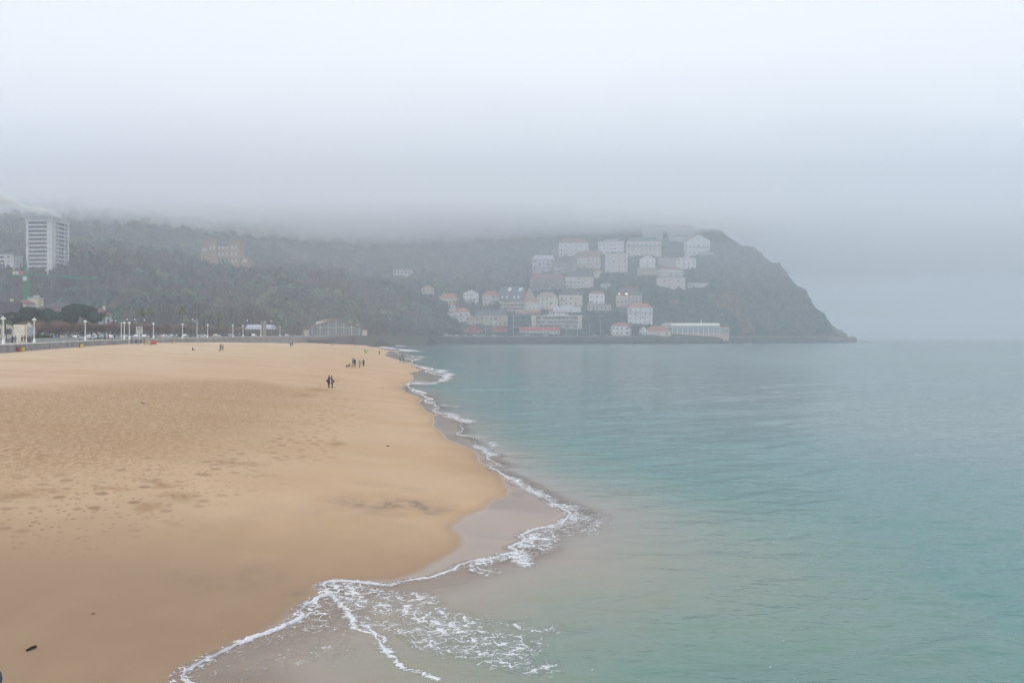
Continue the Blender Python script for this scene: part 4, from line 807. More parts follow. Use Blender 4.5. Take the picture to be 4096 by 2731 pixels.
# barrel roofed shed and twin stone slabs
D = 430; s_ = D/F; t = thing('shed', 'low shed with a ribbed pale barrel roof behind the promenade lamps', 'shed', (X(1035, D), D+4, 8.4)); HOUSES['shed'] = (985, 1090, 1297, 1340, D, t)
w2 = 13.5/2; MB().box(-w2, w2, -4, 4, 0, 3.6).build('wall', M((.10,.085,.08), .9), t)
q = MB(); q.prism([(-4.3*math.cos(a), 3.6+2.6*math.sin(a)) for a in np.linspace(0, math.pi, 11)], -w2-.3, w2+.3); q.V = [(v[1], v[0], v[2]) for v in q.V]; ro = q.build('roof', M((.45,.48,.55), .4), t)
for k in range(9):
    q = MB(); x_ = -w2+k*w2/4; q.prism([(-4.36*math.cos(a), 3.6+2.66*math.sin(a)) for a in np.linspace(0.02, math.pi-.02, 11)], x_-.08, x_+.08); q.V = [(v[1], v[0], v[2]) for v in q.V]; q.build('rib', M((.2,.2,.24), .5), ro)
for k, (a, b, hgt, lab) in enumerate(((1042,1049,1283,'left of two tall narrow brown stone slabs standing by the shed'),(1051,1062,1283,'right and wider of two tall brown stone slabs standing by the shed'))):
    q = MB(); q.box(X(a, 415), X(b, 415), 415, 416.5, 8, Zy(hgt, 415)); tag(q.build('stone_slab', M((.30,.25,.21), .9, scale=.5), None), lab, 'monument', 'twin stone slabs')
# roofs behind the evergreens at the left
def lhouse(name, label, x0, x1, yt, ye, D, wc, rc, rf='hip', rot=0, nx=3, nz=2, dp=9, chim=1):
    return house('l%d' % x0, label, x0, x1, ye, HY+ (H-float(zg(D)))*F/D, wc, rc, rf, ye-yt, rot, nx, nz, dp, D=D, found=1, chim=chim)
lhouse('house','steep dark slate roofed house at the left edge behind the promenade',-90,50,1204,1285,285,'cream','darkroof','side',8,3,1,9)
lhouse('house','narrow house with a grey gable and white barge boards, beside the steep slate roof',46,86,1236,1282,300,'white','slate','gable',-12,2,2,8)
lhouse('house','house with a mauve red hip roof behind the green crane',60,104,1198,1214,420,'pink','crimson','hip',0,2,2,8)
lhouse('house','plain beige slab sided block right of the crane mast',114,149,1186,1192,432,'cream','grey','flat',6,0,4,6,0)
lhouse('house','big house with a spreading dark hip roof above the evergreens',150,268,1206,1232,390,'brown','darkroof','hip',-5,4,2,14)
lhouse('house','white house with a mauve roof at the right side of the evergreens',366,403,1232,1256,365,'white','crimson','hip',-14,2,2,8)
# crane
D = 455; grn = M((.03,.26,.14), .6); s_ = D/F; t = thing('tower_crane', 'green lattice tower crane in front of the tower block', 'crane', (X(107, D), D, 8.3))
q = MB(); hh = Zy(1040, D)-8.3; zj = Zy(1101, D)-8.3
for a in (-1, 1):
    for b in (-1, 1): q.tube((a, b, 0), (a, b, zj), .3, n=4)
k = 0.0
while k < zj-2.2:
    for (a, b) in (((-1,-1), (1,-1)), ((1,-1), (1,1)), ((1,1), (-1,1)), ((-1,1), (-1,-1))): q.tube((*a, k), (*b, k+2.2), .2, n=4); q.tube((*b, k), (*a, k+2.2), .2, n=4)
    k += 2.2
q.build('mast', grn, t)
q = MB()
for a in (-.7, .7): q.tube((a, -a*0, zj), (0, 0, hh), .16, n=4)
q.tube((0, -.7, zj), (0, 0, hh), .16, n=4); q.tube((0, .7, zj), (0, 0, hh), .16, n=4); q.build('apex', grn, t)
q = MB(); q.box(-8, -1, -.7, .7, zj-.3, zj+.4); q.build('counter_jib', grn, t)
q = MB(); q.tube((1, 0, zj), (24, 30, zj-.3), .28, n=4); q.tube((1, 0, zj+1.2), (24, 30, zj+.5), .16, n=4)
for k in range(16): a = k/16; b = (k+.5)/16; q.tube((1+23*a, 30*a, zj), (1+23*b, 30*b, zj+1), .1, n=4); q.tube((1+23*b, 30*b, zj+1), (1+23*(a+1/16), 30*(a+1/16), zj), .1, n=4)
q.build('jib', grn, t)
for a, c_, nm in ((-7.6, (.6,.55,.42), 'counterweight'), (-5.8, (.5,.5,.52), 'counterweight'), (-3.2, (.55,.15,.15), 'winch')): MB().box(a, a+1.4, -.8, .8, zj+.42, zj+2.3).build(nm, M(c_, .8), t)
MB().box(-1.2, .9, -1.9, -1.05, zj-3.2, zj-.8).build('cab', M((.5,.55,.55), .3), t)

# ------------------------------------------------------------------ woods
def reject(px, D, top):
    r_ = np.zeros(len(px), bool)
    y_t = HY-(top-H)*F/D; y_b = HY-(top-9-H)*F/D
    for a, b, c_, e, Dh in KEEP:
        r_ |= (px > a-7) & (px < b+7) & (y_t < e-4) & (y_b > c_) & (D < Dh+16) & (D > Dh-260)
    lw = (px > 1000) & (px < 1077) & (y_t < 1086) & (y_t > 1020) & (D < 850) & (D > 780)
    return r_ | lw
NT = 10800; r3 = np.random.default_rng(11)
px_ = np.where(r3.random(NT*3) < .10, r3.uniform(-1500, -120, NT*3), r3.uniform(-120, 3330, NT*3)); u = r3.random(NT*3); D0_ = np.interp(px_, KC, TD0)
D_ = D0_+6+u**1.15*np.interp(px_, [0, 1500, 2000, 3000, 3300], [760, 620, 430, 230, 70])
zt = terr_n(px_, D_); x_ = X(px_, D_)
village = sstep(1950, 2100, px_)*sstep(2800, 2700, px_)
pv = np.concatenate([r3.uniform(1950, 2850, 5000), r3.uniform(2800, 3290, 2600)]); Dv = np.interp(pv, KC, TD0)+6+r3.random(7600)*np.interp(pv, [2850, 3290], [300, 70]); zv = terr_n(pv, Dv); kv = (zv > 9.5) & ~reject(pv, Dv, zv+6) & ((vnoise(X(pv, Dv)/16, Dv/16, 77) > .35) | (pv > 2800))
keepm = (zt > 9.5) & ~reject(px_, D_, zt+9) & (r3.random(NT*3) > village*0.25)
px_, D_, zt, x_ = [a[keepm][:NT] for a in (px_, D_, zt, x_)]
vil = np.concatenate([(px_ > 1950) & (px_ < 2850) & (zt < 175), np.ones(kv.sum(), bool)]); px_ = np.concatenate([px_, pv[kv]]); D_ = np.concatenate([D_, Dv[kv]]); zt = np.concatenate([zt, zv[kv]]); x_ = X(px_, D_)
kind = fbm(x_/60, D_/60, 3, 31)+r3.normal(size=len(x_))*0.10
ochre = ((px_ > 2620) & (px_ < 3120) & (D_ < 1060) & (vnoise(x_/22, D_/22, 44) > 0.78))
names = np.where(kind < 0.44, 'dark', np.where(kind < 0.54, 'green', np.where(kind < 0.60, 'olive', np.where(kind < 0.67, 'grey', 'brown'))))
names = np.where(ochre, 'ochre', names); names = np.where((px_ > 2900) & (names == 'brown'), 'grey', names)
protoV = {}
def proto(kd, sd):
    g = np.random.default_rng(sd)
    if kd in ('brown', 'grey'):
        n_ = 74; c_ = crown_pts(n_, 1.0, g, 1.15); c_[:, 2] += 1.0
        up = np.stack([c_[:, 0]*.35, c_[:, 1]*.35, np.abs(g.normal(size=n_))*.3+.35], 1); side = g.normal(size=(n_, 3))*0.07; side[:, 2] = 0
        return np.stack([c_-up*.5-side, c_-up*.5+side, c_+up*.6+side*.5, c_+up*.6-side*.5], 1).reshape(-1, 3)
    n_ = 100; c_, vv = crown_pts(n_, 1.0, g, .95, True); c_[:, 2] += 1.0
    return quads(c_, np.full(n_, .20), g, nor=vv)
PR = {k: [proto(k, s) for s in range(5)] for k in TINTS}
Vs, Cs = [], []
for i in range(len(px_)):
    kd = str(names[i]); p_ = PR[kd][i % 5]; r_ = r3.uniform(4.2, 8.2) if not vil[i] and px_[i] < 2800 else r3.uniform(2.6, 4.6) if vil[i] else r3.uniform(3.2, 5.0); a = r3.uniform(0, 6.28); ca, sa = math.cos(a), math.sin(a)
    hh_ = r_*r3.uniform(.85, 1.35)
    v_ = np.stack([(p_[:, 0]*ca-p_[:, 1]*sa)*r_+x_[i], (p_[:, 0]*sa+p_[:, 1]*ca)*r_+D_[i], p_[:, 2]*hh_+zt[i]-r_*.35], 1)
    Vs.append(v_); t_ = np.array(TINTS[kd])*r3.uniform(.6, 1.5)*np.array([r3.uniform(.9, 1.12), 1, r3.uniform(.9, 1.12)])
    Cs.append(np.repeat(np.tile(t_, (len(p_)//4, 1))*r3.uniform(.9, 1.12, (len(p_)//4, 1)), 4, 0))
V = np.concatenate(Vs); C = np.concatenate(Cs)
me = npmesh('woods', V, np.arange(len(V)).reshape(-1, 4), False); attrc(me, 'tint', C); me.materials.append(leafm)
tag(link('hillside_woods', me), kind='stuff', label='misty mixed woods of evergreen and bare winter trees on the hillsides')
# ------------------------------------------------------------------ single trees, palms, hedges
def leaf_crown(name, r, hgt, kd, n_, seed, leaf, parent, zc, bare=False, lobes=9, squash=(1, 1)):
    g = np.random.default_rng(seed); lob = g.normal(size=(lobes, 3)); lob /= np.linalg.norm(lob, axis=1)[:, None]; lob[:, 2] = np.abs(lob[:, 2])*.9-.25
    lr = .30+.2*g.random(lobes); k = g.integers(0, lobes, n_); v = g.normal(size=(n_, 3)); v /= np.linalg.norm(v, axis=1)[:, None]
    c_ = (lob[k]*.62+v*(lr[k]*(.75+.3*g.random(n_)))[:, None])*np.array([r*squash[0], r*squash[1], hgt/2]); c_[:, 2] += zc
    if bare:
        up = c_.copy(); up[:, 2] -= zc-hgt*.6; up /= np.linalg.norm(up, axis=1)[:, None]; up += g.normal(size=(n_, 3))*.35; sd = g.normal(size=(n_, 3)); sd /= np.linalg.norm(sd, axis=1)[:, None]
        L1 = leaf*4*(.5+g.random((n_, 1))); w1 = leaf*.16; V = np.stack([c_-up*L1*.5-sd*w1, c_-up*L1*.5+sd*w1, c_+up*L1*.5+sd*w1*.5, c_+up*L1*.5-sd*w1*.5], 1).reshape(-1, 3)
    else: V = quads(c_, np.full(n_, leaf), g, nor=v)
    me = npmesh('crown', V, np.arange(len(V)).reshape(-1, 4), False); t_ = np.array(TINTS[kd])
    lt = np.repeat(g.uniform(.6, 1.5, lobes)[k], 4)[:, None]*np.repeat(g.uniform(.75, 1.3, (n_, 1)), 4, 0); attrc(me, 'tint', t_*lt); me.materials.append(leafm)
    return link('crown', me, parent)
def trunk(parent, h, r, seed, spread=1.0, nb=5):
    g = random.Random(seed); q = MB(); q.tube((0, 0, -.6), (.1*r, 0, h*.5), r, r*.75); q.tube((.1*r, 0, h*.5), (.2*r, .1*r, h), r*.75, r*.45)
    for k in range(nb):
        a = k*6.28/nb+g.random(); q.tube((.12*r, 0, h*(.45+.1*k/nb)), (math.cos(a)*spread, math.sin(a)*spread, h*(1.05+.3*g.random())), r*.42, r*.12, 6)
    return q.build('trunk', barkm, parent, True)
def tree(name, label, loc, h, r, kd, group=None, n_=900, leaf=.5, bare=False, seed=1, th=None, sq=(1, 1)):
    t = thing(name, label, 'tree', loc, 0, group); th = th or h*.42
    trunk(t, th, max(.14, h*.028), seed, r*.5); leaf_crown('crown', r, h*.78, kd, n_, seed, leaf, t, h*.62, bare, squash=sq); return t
ORD = 'first second third fourth fifth sixth seventh eighth ninth tenth eleventh twelfth thirteenth fourteenth fifteenth sixteenth seventeenth eighteenth nineteenth twentieth twenty-first twenty-second twenty-third twenty-fourth twenty-fifth twenty-sixth twenty-seventh twenty-eighth twenty-ninth thirtieth thirty-first thirty-second thirty-third thirty-fourth thirty-fifth thirty-sixth'.split()
def prom_at(px, off):       # point behind the promenade wall seen at photo column px
    Ds = np.arange(100, 700, .5); xs = np.array([prom_x(d_) for d_ in Ds])-off; e = (xs/Ds*F+2048)-px; i = np.argmax(e > 0); D = float(Ds[i])
    return (X(px, D), D, float(zg(D))-(0 if off < 10.5 else .14))
def at_D(px, D): return (X(px, D), D, float(zg(D))-.14)
for k, (px, D, h, r, lab) in enumerate(((90,262,10.5,5.6,'leftmost of four broad dark evergreens behind the cream billboard kiosk'),(150,268,12.2,5.4,'second dark evergreen from the left, rising under the dark hip roof'),(235,262,10.8,6.2,'third broad dark evergreen from the left above the brown clipped trees'),(322,266,12.8,6.6,'rightmost and roundest dark evergreen, beside the white house with mauve roof'))):
    tree('evergreen_tree', lab, at_D(px, D), h, r, 'dark', 'dark evergreens behind the promenade', 4200, .38, False, 40+k, th=3.2)
# clipped bare trees along the promenade
TPX = [110,135,160,190,222,250,278,305,335,365,392,418,446,474,505,537,570,603,636,668,700,732,764,796,828,860,892,924,956,985,1012,1112,1132]
tp = []
for s in range(4):
    t = thing('bare_tree', 'x', 'tree', (0, 0, 0), 0, 'clipped bare trees along the promenade'); trunk(t, 2.4, .17, 60+s, 1.3, 6); leaf_crown('crown', 3.0, 3.6, ('mauve', 'mauve', 'rust', 'mauve')[s], 1500, 70+s, .30, t, 3.6, True); tp.append(t)
for i, px in enumerate(TPX):
    s = i % 4; t = tp[s] if i < 4 else copy_tree(tp[s]); t.location = prom_at(px, 24+(i*37 % 13)); t.rotation_euler.z = i*1.3; t.scale = (1.0+.2*math.sin(i*2.1),)*2+(1.0+.14*math.sin(i*3.7),)
    t['label'] = 'clipped bare brown tree, %s from the left in the promenade row' % ORD[i]
def palm(label, loc, h, r, seed, group='palms'):
    g = random.Random(seed); t = thing('palm_tree', label, 'palm', loc, 0, group); q = MB()
    for k in range(8): q.tube((.1*math.sin(k), 0, h*k/8-.4*(k == 0)), (.1*math.sin(k+1), 0, h*(k+1)/8), .26-.01*k, .23-.01*k, 8)
    q.build('trunk', barkm, t); q = MB(); V = []; Fq = []
    for k in range(34):
        a = k*2.4; el = g.uniform(-.5, 1.3); L_ = r*g.uniform(.8, 1.15); p = Vector((0, 0, h)); d_ = Vector((math.cos(a)*math.cos(el), math.sin(a)*math.cos(el), math.sin(el))); sd = d_.cross(Vector((0, 0, 1))).normalized()
        n0 = len(V)
        for j in range(7):
            w_ = .34*r/2.4*math.sin(math.pi*(j+.6)/7.4)+.02; V += [p-sd*w_-Vector((0, 0, w_*.5)), p+Vector((0, 0, .03)), p+sd*w_-Vector((0, 0, w_*.5))]; p = p+d_*L_/6; d_ = (d_+Vector((0, 0, -.27))).normalized()
        for j in range(6):
            for m_ in (0, 1): Fq.append((n0+j*3+m_, n0+j*3+m_+1, n0+j*3+m_+4, n0+j*3+m_+3))
    me = newmesh('crown', V, Fq, [M((.10, .13, .055), .7, var=.4, scale=2)]); link('crown', me, t); return t
palm('stout palm at the left edge in front of the steep slate roof', at_D(22, 235), 6.2, 2.6, 1)
palm('palm just right of the white house with the mauve roof', at_D(417, 300), 8.6, 2.6, 2)
palm('left of two tall palms rising behind the framed notice board', at_D(565, 330), 10.2, 2.6, 3)
palm('right of two tall palms rising behind the framed notice board', at_D(597, 345), 11.6, 2.8, 4)
palm('palm behind the clipped trees, left of the tall camera mast', at_D(730, 345), 11.5, 2.8, 5)
palm('low palm behind the clipped trees, right of the tall camera mast', at_D(818, 370), 9.6, 2.6, 6)
palm('shaggy palm behind the row, left of the barrel roofed shed', at_D(875, 380), 9.8, 2.7, 7)
palm('full palm right of the twin brown stone slabs', at_D(1103, 440), 11.0, 3.6, 8)
Dp = 898; palm('tall palm in front of the white house with the bright red hip roof', (X(2522, Dp), Dp, 8.9), 11.0, 3.8, 9)
def near_tree(label, px, yb, h, r, kd, D=None, bare=False, seed=1, n_=420):
    D = D or surf_D(px, yb); tree('tree', label, (X(px, D), D, Zy(yb, D) if D > 915 else 8.95), h, r, kd, 'trees among the hillside houses', n_, .75, bare, seed)
for k, a in enumerate((
    ('round dark tree between the red hip roofed white house and the timbered gable',2541,1343,10,4,'dark',903),
    ('broad dark tree beside the second red half timbered house',2048,1343,12,5,'green',900),
    ('dark tree left of the long modern block, above the red restaurant',2100,1300,13,6,'dark',None),
    ('big evergreen on the slope left of the white four storey house',2462,1300,15,8,'dark',None),
    ('dark evergreen below the long brown terrace wall',2405,1305,15,8,'green',None),
    ('tall dark tree right of the long modern block',2350,1325,17,7,'dark',None),
    ('bare tree in front of the brown yellow mansion',1990,1318,11,5,'brown',None),
    ('bare tree in front of the white house with the lookout tower',1830,1318,11,6,'brown',None),
    ('bare tree left of the white house with the lookout tower',1765,1318,12,6,'mauve',None),
    ('dark tree between the timbered house and the lookout tower',1895,1246,10,5,'dark',None),
    ('dark tree right of the pink gabled house, under the slate roofed flats',1985,1245,12,5,'dark',None),
    ('dark tree between the dark hip roofed house and the white square house',2340,1215,10,5,'green',None),
    ('dark evergreen below the pale concrete block of stair towers',2415,1125,13,6,'dark',None),
    ('evergreen above the mauve roofed block',2530,1150,10,6,'green',None),
    ('dark tree right of the pink block with white balconies',2400,1150,12,6,'dark',None),
    ('dark tree right of the white villa with a roof tower',2800,1080,11,5,'dark',None),
    ('evergreen left of the large half timbered chalet',2715,1015,10,5,'dark',None),
    ('evergreen below the big pink tiered house',2610,1180,10,6,'green',None),
    ('ochre tree on the slope above the long glass restaurant',2700,1235,13,8,'rust',None),
    ('evergreen right of the mauve roofed block',2620,1235,13,7,'dark',None),
    ('wind bent pine on the last slope of the headland',3283,1306,9,4.5,'dark',None))):
    near_tree(a[0], a[1], a[2], a[3], a[4], a[5], a[6], a[5] in ('brown', 'mauve'), 100+k)
def hedge(label, p0, p1, h, th, kd='green'):
    a = Vector(p0); b = Vector(p1); L_ = (b-a).length; ang = math.atan2(b.y-a.y, b.x-a.x); t = thing('hedge', label, 'hedge', a, ang); g = np.random.default_rng(int(L_*7)); n_ = int(L_*h*26)
    c_ = np.stack([g.random(n_)*L_, (g.random(n_)-.5)*th, g.random(n_)*h], 1); f = g.integers(0, 3, n_); c_[f == 0, 1] = -th/2; c_[f == 1, 2] = h
    V = quads(c_, np.full(n_, .16), g); me = npmesh('foliage', V, np.arange(len(V)).reshape(-1, 4), False); attrc(me, 'tint', np.array(TINTS[kd])*np.repeat(g.uniform(.7, 1.6, (n_, 1)), 4, 0)); me.materials.append(leafm); link('foliage', me, t)
    MB().box(.1, L_-.1, -th/2+.1, th/2-.1, 0, h-.1).build('stems', M((.03, .04, .02), .9), t)
hedge('clipped green hedge right of the cream billboard kiosk', (X(118, 196), 196, 6.75), (X(208, 200), 200, 6.8), 1.7, 1.0, 'olive')
hedge('clipped hedge in front of the second red half timbered house', (X(1940, 888), 888, 8.9), (X(2062, 890), 890, 8.9), 4.0, 1.6)
hedge('low hedge under the shed and stone slabs', (X(985, 418), 418, 8.2), (X(1035, 418), 418, 8.2), 1.6, 1.0)
hedge('pale green hedge bank beside the castle like mansion', (X(1000, 782), 782, Zy(1088, 782)), (X(1077, 796), 796, Zy(1092, 796)), 4.4, 5, 'olive')

# ------------------------------------------------------------------ lamps, masts, signs, bins
wp = M((.74, .75, .74), .45, var=.04)
def lamp0():
    t = thing('street_lamp', 'x', 'street lamp', (0, 0, 0), 0, 'white lamps along the promenade')
    MB().lathe([(.30, 0), (.30, .25), (.24, .3), (.24, .9), (.18, 1.0), (.15, 1.15)]).build('base', wp, t, True)
    MB().lathe([(.135, 1.15), (.12, 2.6), (.10, 4.0), (.14, 4.05), (.14, 4.15), (.09, 4.2)]).build('pole', wp, t, True)
    MB().lathe([(.09, 4.2), (.15, 4.35), (.20, 4.75), (.17, 4.85)]).build('lantern', M((.62, .6, .52), .3), t, True)
    sh = MB().lathe([(.46, 4.83), (.45, 4.9), (.36, 5.05), (.22, 5.16), (.08, 5.22)], 16).build('lamp_shade', wp, t, True)
    MB().lathe([(.05, 5.2), (.06, 5.3), (.015, 5.5)]).build('finial', wp, sh, True); return t
l0 = lamp0()
for i, (px, yt, yb) in enumerate(((74,1265,1383),(213,1271,1377),(341,1278,1365),(497,1284,1359),(527,1284,1358),(633,1288,1356),(738,1291,1353),(842,1294,1351),(945,1297,1349),(975,1298,1348),(1069,1299,1346),(1157,1300,1344))):
    D = 5.5*F/(yb-yt); o = l0 if i == 0 else copy_tree(l0); xx = X(px, D); xx = min(xx, prom_x(D)-.35); D2 = D
    o.location = (xx, D, float(zg(D))); o['label'] = 'white column lamp with dome shade, %s from the left along the promenade' % ORD[i]
def globe0():
    t = thing('globe_lamp', 'x', 'street lamp', (0, 0, 0), 0, 'globe lamps above the clipped trees'); MB().tube((0, 0, 0), (0, 0, 8), .09, .06).build('pole', M((.2, .22, .22), .6), t); MB().lathe([(.05, 7.8), (.32, 7.95), (.42, 8.15), (.32, 8.4), (.08, 8.5)]).build('globe', wp, t, True); return t
g0 = globe0()
for i, (px, y_) in enumerate(((448,1279),(463,1283),(509,1273),(539,1275),(578,1278),(770,1276),(989,1280),(1085,1284))):
    D = 8.3*F/(HY-y_+1.5); o = g0 if i == 0 else copy_tree(g0); o.location = (X(px, D), D, float(zg(D))-.14-.2); o['label'] = 'white globe lamp over the clipped trees, %s from the left' % ORD[i]
D = 236; t = thing('camera_mast', 'slim white mast with a thin top arm just left of two promenade lamps', 'mast', (X(485, D), D, float(zg(D)))); MB().tube((0, 0, 0), (0, 0, 5.1), .11, .09).build('pole', wp, t); MB().tube((-.75, 0, 5.05), (1.1, 0, 5.05), .03).build('arm', wp, t)
D = 296; t = thing('camera_mast', 'tallest white mast with short side arms between two promenade lamps', 'mast', (X(788, D), D, float(zg(D)))); MB().tube((0, 0, 0), (0, 0, 7.2), .13, .07).build('pole', wp, t); MB().tube((-1.0, 0, 6.2), (0, 0, 6.2), .05).build('arm', wp, t); MB().tube((0, 0, 5.5), (.6, 0, 5.4), .05).build('arm', wp, t); MB().box(-1.1, -.7, -.15, .15, 6.0, 6.3).build('camera', wp, t)
D = 226; t = thing('notice_board', 'white framed notice board on a post between the promenade lamps', 'notice board', (X(557, D), D, float(zg(D)))); MB().tube((0, 0, 0), (0, 0, 1.8), .08).build('post', wp, t)
q = MB(); w2, z0, z1 = .88, 1.8, 3.75; q.box(-w2, w2, -.06, .06, z0, z0+.14); q.box(-w2, w2, -.06, .06, z1-.14, z1); q.box(-w2, -w2+.14, -.06, .06, z0+.14, z1-.14); q.box(w2-.14, w2, -.06, .06, z0+.14, z1-.14); q.build('frame', wp, t)
pn = MB().box(-w2+.14, w2-.14, -.03, .05, z0+.14, z1-.14).build('panel', M((.32, .31, .29), .6), t); MB().box(-.6, .6, -.06, -.031, 3.2, 3.5).build('poster', M((.12, .13, .15), .6), pn); MB().box(-.6, .6, -.06, -.031, 2.85, 3.05).build('poster', M((.55, .5, .42), .6), pn); MB().box(-.6, .1, -.06, -.031, 2.1, 2.7).build('poster', M((.45, .42, .38), .6), pn)
D = 171; t = thing('kiosk', 'tall cream panelled kiosk with a white roof camera behind the first lamp', 'kiosk', (X(79, D), D+1.2, float(zg(D))))
w2 = 1.42; kh = Zy(1298, D)-float(zg(D)); MB().box(-w2, w2, -1, 1, 0, kh).build('body', M((.66, .62, .50), .6, scale=1), t)
for k in range(7): MB().box(-w2+.08, w2-.5, -1.03, -1.001, .25+k*kh/7.3, .25+k*kh/7.3+.34).build('panel', M((.70, .67, .57), .6), t)
MB().box(w2-.45, w2-.28, -1.04, -1.001, .1, kh-.1).build('trim', M((.55, .38, .14), .6), t); MB().box(w2+.01, w2+.3, -.8, .8, 0, kh*.86).build('side_panel', M((.35, .42, .45), .5), t); MB().box(w2-.3, w2+.1, -.3, .1, kh+.01, kh+.35).build('camera', wp, t)
D = 150; t = thing('parking_sign', 'small white sign with a blue disc on a pole at the left edge', 'sign', (X(18, D), D, float(zg(D)))); MB().tube((0, 0, 0), (0, 0, 1.9), .035).build('pole', wp, t); MB().box(-.19, .19, -.03, .03, 1.15, 1.9).build('plate', wp, t)
q = MB(); q.lathe([(.14, 0), (.14, .02)], 16); q.V = [(v[0], -.035-v[2], v[1]+1.68) for v in q.V]; q.build('disc', M((.05, .12, .42), .5), t)
D = 150; t = thing('parapet', 'short pale stone parapet ending in a pier at the left edge of the promenade', 'parapet', (X(-40, D), D, float(zg(D)))); MB().box(-3, 1.9, -.3, .3, -.3, .85).build('wall', M((.45, .44, .41), .9, scale=1), t); MB().box(1.95, 2.7, -.42, .42, -1.6, .95).build('pier', M((.38, .37, .34), .9, scale=1), t)
# glass railing on the promenade edge
a = (prom_x(165)-.4, 165.5); b = (prom_x(196)-.4, 196); t = thing('railing', 'grey glass panelled railing between the second and third lamps', 'railing', (a[0], a[1], float(zg(168)))); dv = Vector((b[0]-a[0], b[1]-a[1], float(zg(196)-zg(168))))
for k in range(12):
    p0 = dv*(k/12); p1 = dv*((k+.96)/12); q = MB(); q.add([p0+Vector((0, 0, .1)), p1+Vector((0, 0, .1)), p1+Vector((0, 0, 1.0)), p0+Vector((0, 0, 1.0)), p0+Vector((-.04, 0, .1)), p1+Vector((-.04, 0, .1)), p1+Vector((-.04, 0, 1.0)), p0+Vector((-.04, 0, 1.0))], [(0,1,2,3),(7,6,5,4),(0,4,5,1),(1,5,6,2),(2,6,7,3),(3,7,4,0)]); q.build('panel', M((.30, .34, .34), .2), t)
q = MB(); q.tube((0, 0, 1.05), dv+Vector((0, 0, 1.05)), .04); q.build('handrail', M((.2, .2, .21), .5), t)
# bay-side masts
def flood0(kind):
    t = thing('floodlight_mast', 'x', 'floodlight', (0, 0, 0), 0, 'floodlight masts by the tennis courts'); MB().tube((0, 0, 0), (0, 0, 15), .26, .16).build('pole', M((.5, .52, .52), .6), t); q = MB(); q.box(-2.3, 2.3, -.1, .1, 14.6, 14.8); q.build('crossarm', M((.5, .52, .52), .6), t)
    for k in (-1.8, 0, 1.8) if kind else (-1.9, -.7, .7, 1.9): MB().box(k-.5, k+.5, -.45, .1, 14.82, 15.5).build('lamp_head', M((.85, .87, .88), .3), t)
    return t
f0 = [flood0(0), flood0(1)]; fp = (1540,1597,1629,1653,1692,1710,1727,1769,1833,1902,1978)
for i, px in enumerate(fp):
    o = f0[i] if i < 2 else copy_tree(f0[i % 2]); D = 872+(i*53 % 30); o.location = (X(px, D), D, 8.9); o['label'] = 'tall floodlight mast by the bay road, %s from the left' % ORD[i]
def street0():
    t = thing('street_lamp', 'x', 'street lamp', (0, 0, 0), 0, 'slim lamps along the bay road'); MB().tube((0, 0, 0), (0, 0, 12), .2, .11).build('pole', M((.55, .57, .57), .6), t); MB().tube((0, 0, 12), (-1.3, 0, 12.2), .09).build('arm', M((.55, .57, .57), .6), t); MB().box(-1.9, -1.2, -.2, .2, 12.1, 12.35).build('lamp_head', wp, t); return t
s0 = street0()
for i, (px, yt) in enumerate(((1440,1279),(1484,1292),(1547,1278),(1676,1292),(1750,1282),(1942,1290),(2053,1252),(2118,1295),(2173,1298),(2216,1284),(2265,1295),(2309,1303),(2357,1280),(2402,1277),(2450,1310),(2484,1310))):
    D = 860+8*(i % 3) if px < 2000 else 868+(px-2000)*.07; o = s0 if i == 0 else copy_tree(s0); o.location = (X(px, D), D, 8.9); hgt = Zy(yt, D)-8.9; o.scale = (1, 1, hgt/12.2); o['label'] = 'slim single arm lamp on the bay road, %s from the left' % ORD[i]
def bin_(px, py, c_, lab):
    x_, D, z_ = ground_hit(px, py); t = thing('litter_bin', lab, 'bin', (x_, D, z_-.05), 0, 'litter bins on the sand'); MB().lathe([(.27, 0), (.33, .15), (.36, .85), (.33, .95)]).build('bag', M(c_, .6), t, True); MB().box(-.42, -.35, -.3, .3, 0, 1.05).build('frame', dark, t)
    MB().lathe([(.38, .95), (.38, 1.02)]).build('rim', dark, t)
bin_(90, 1406, (.65, .50, .05), 'bright yellow litter bin below the promenade wall near the first lamp'); bin_(74, 1407, (.45, .05, .06), 'red litter bin beside the yellow one near the first lamp'); bin_(327, 1391, (.62, .52, .08), 'yellow litter bin against the wall under the third lamp'); bin_(503, 1375, (.62, .42, .05), 'yellow litter bin under the pair of lamps'); bin_(694, 1372, (.5, .3, .08), 'orange brown litter bin below the wall between two lamps')
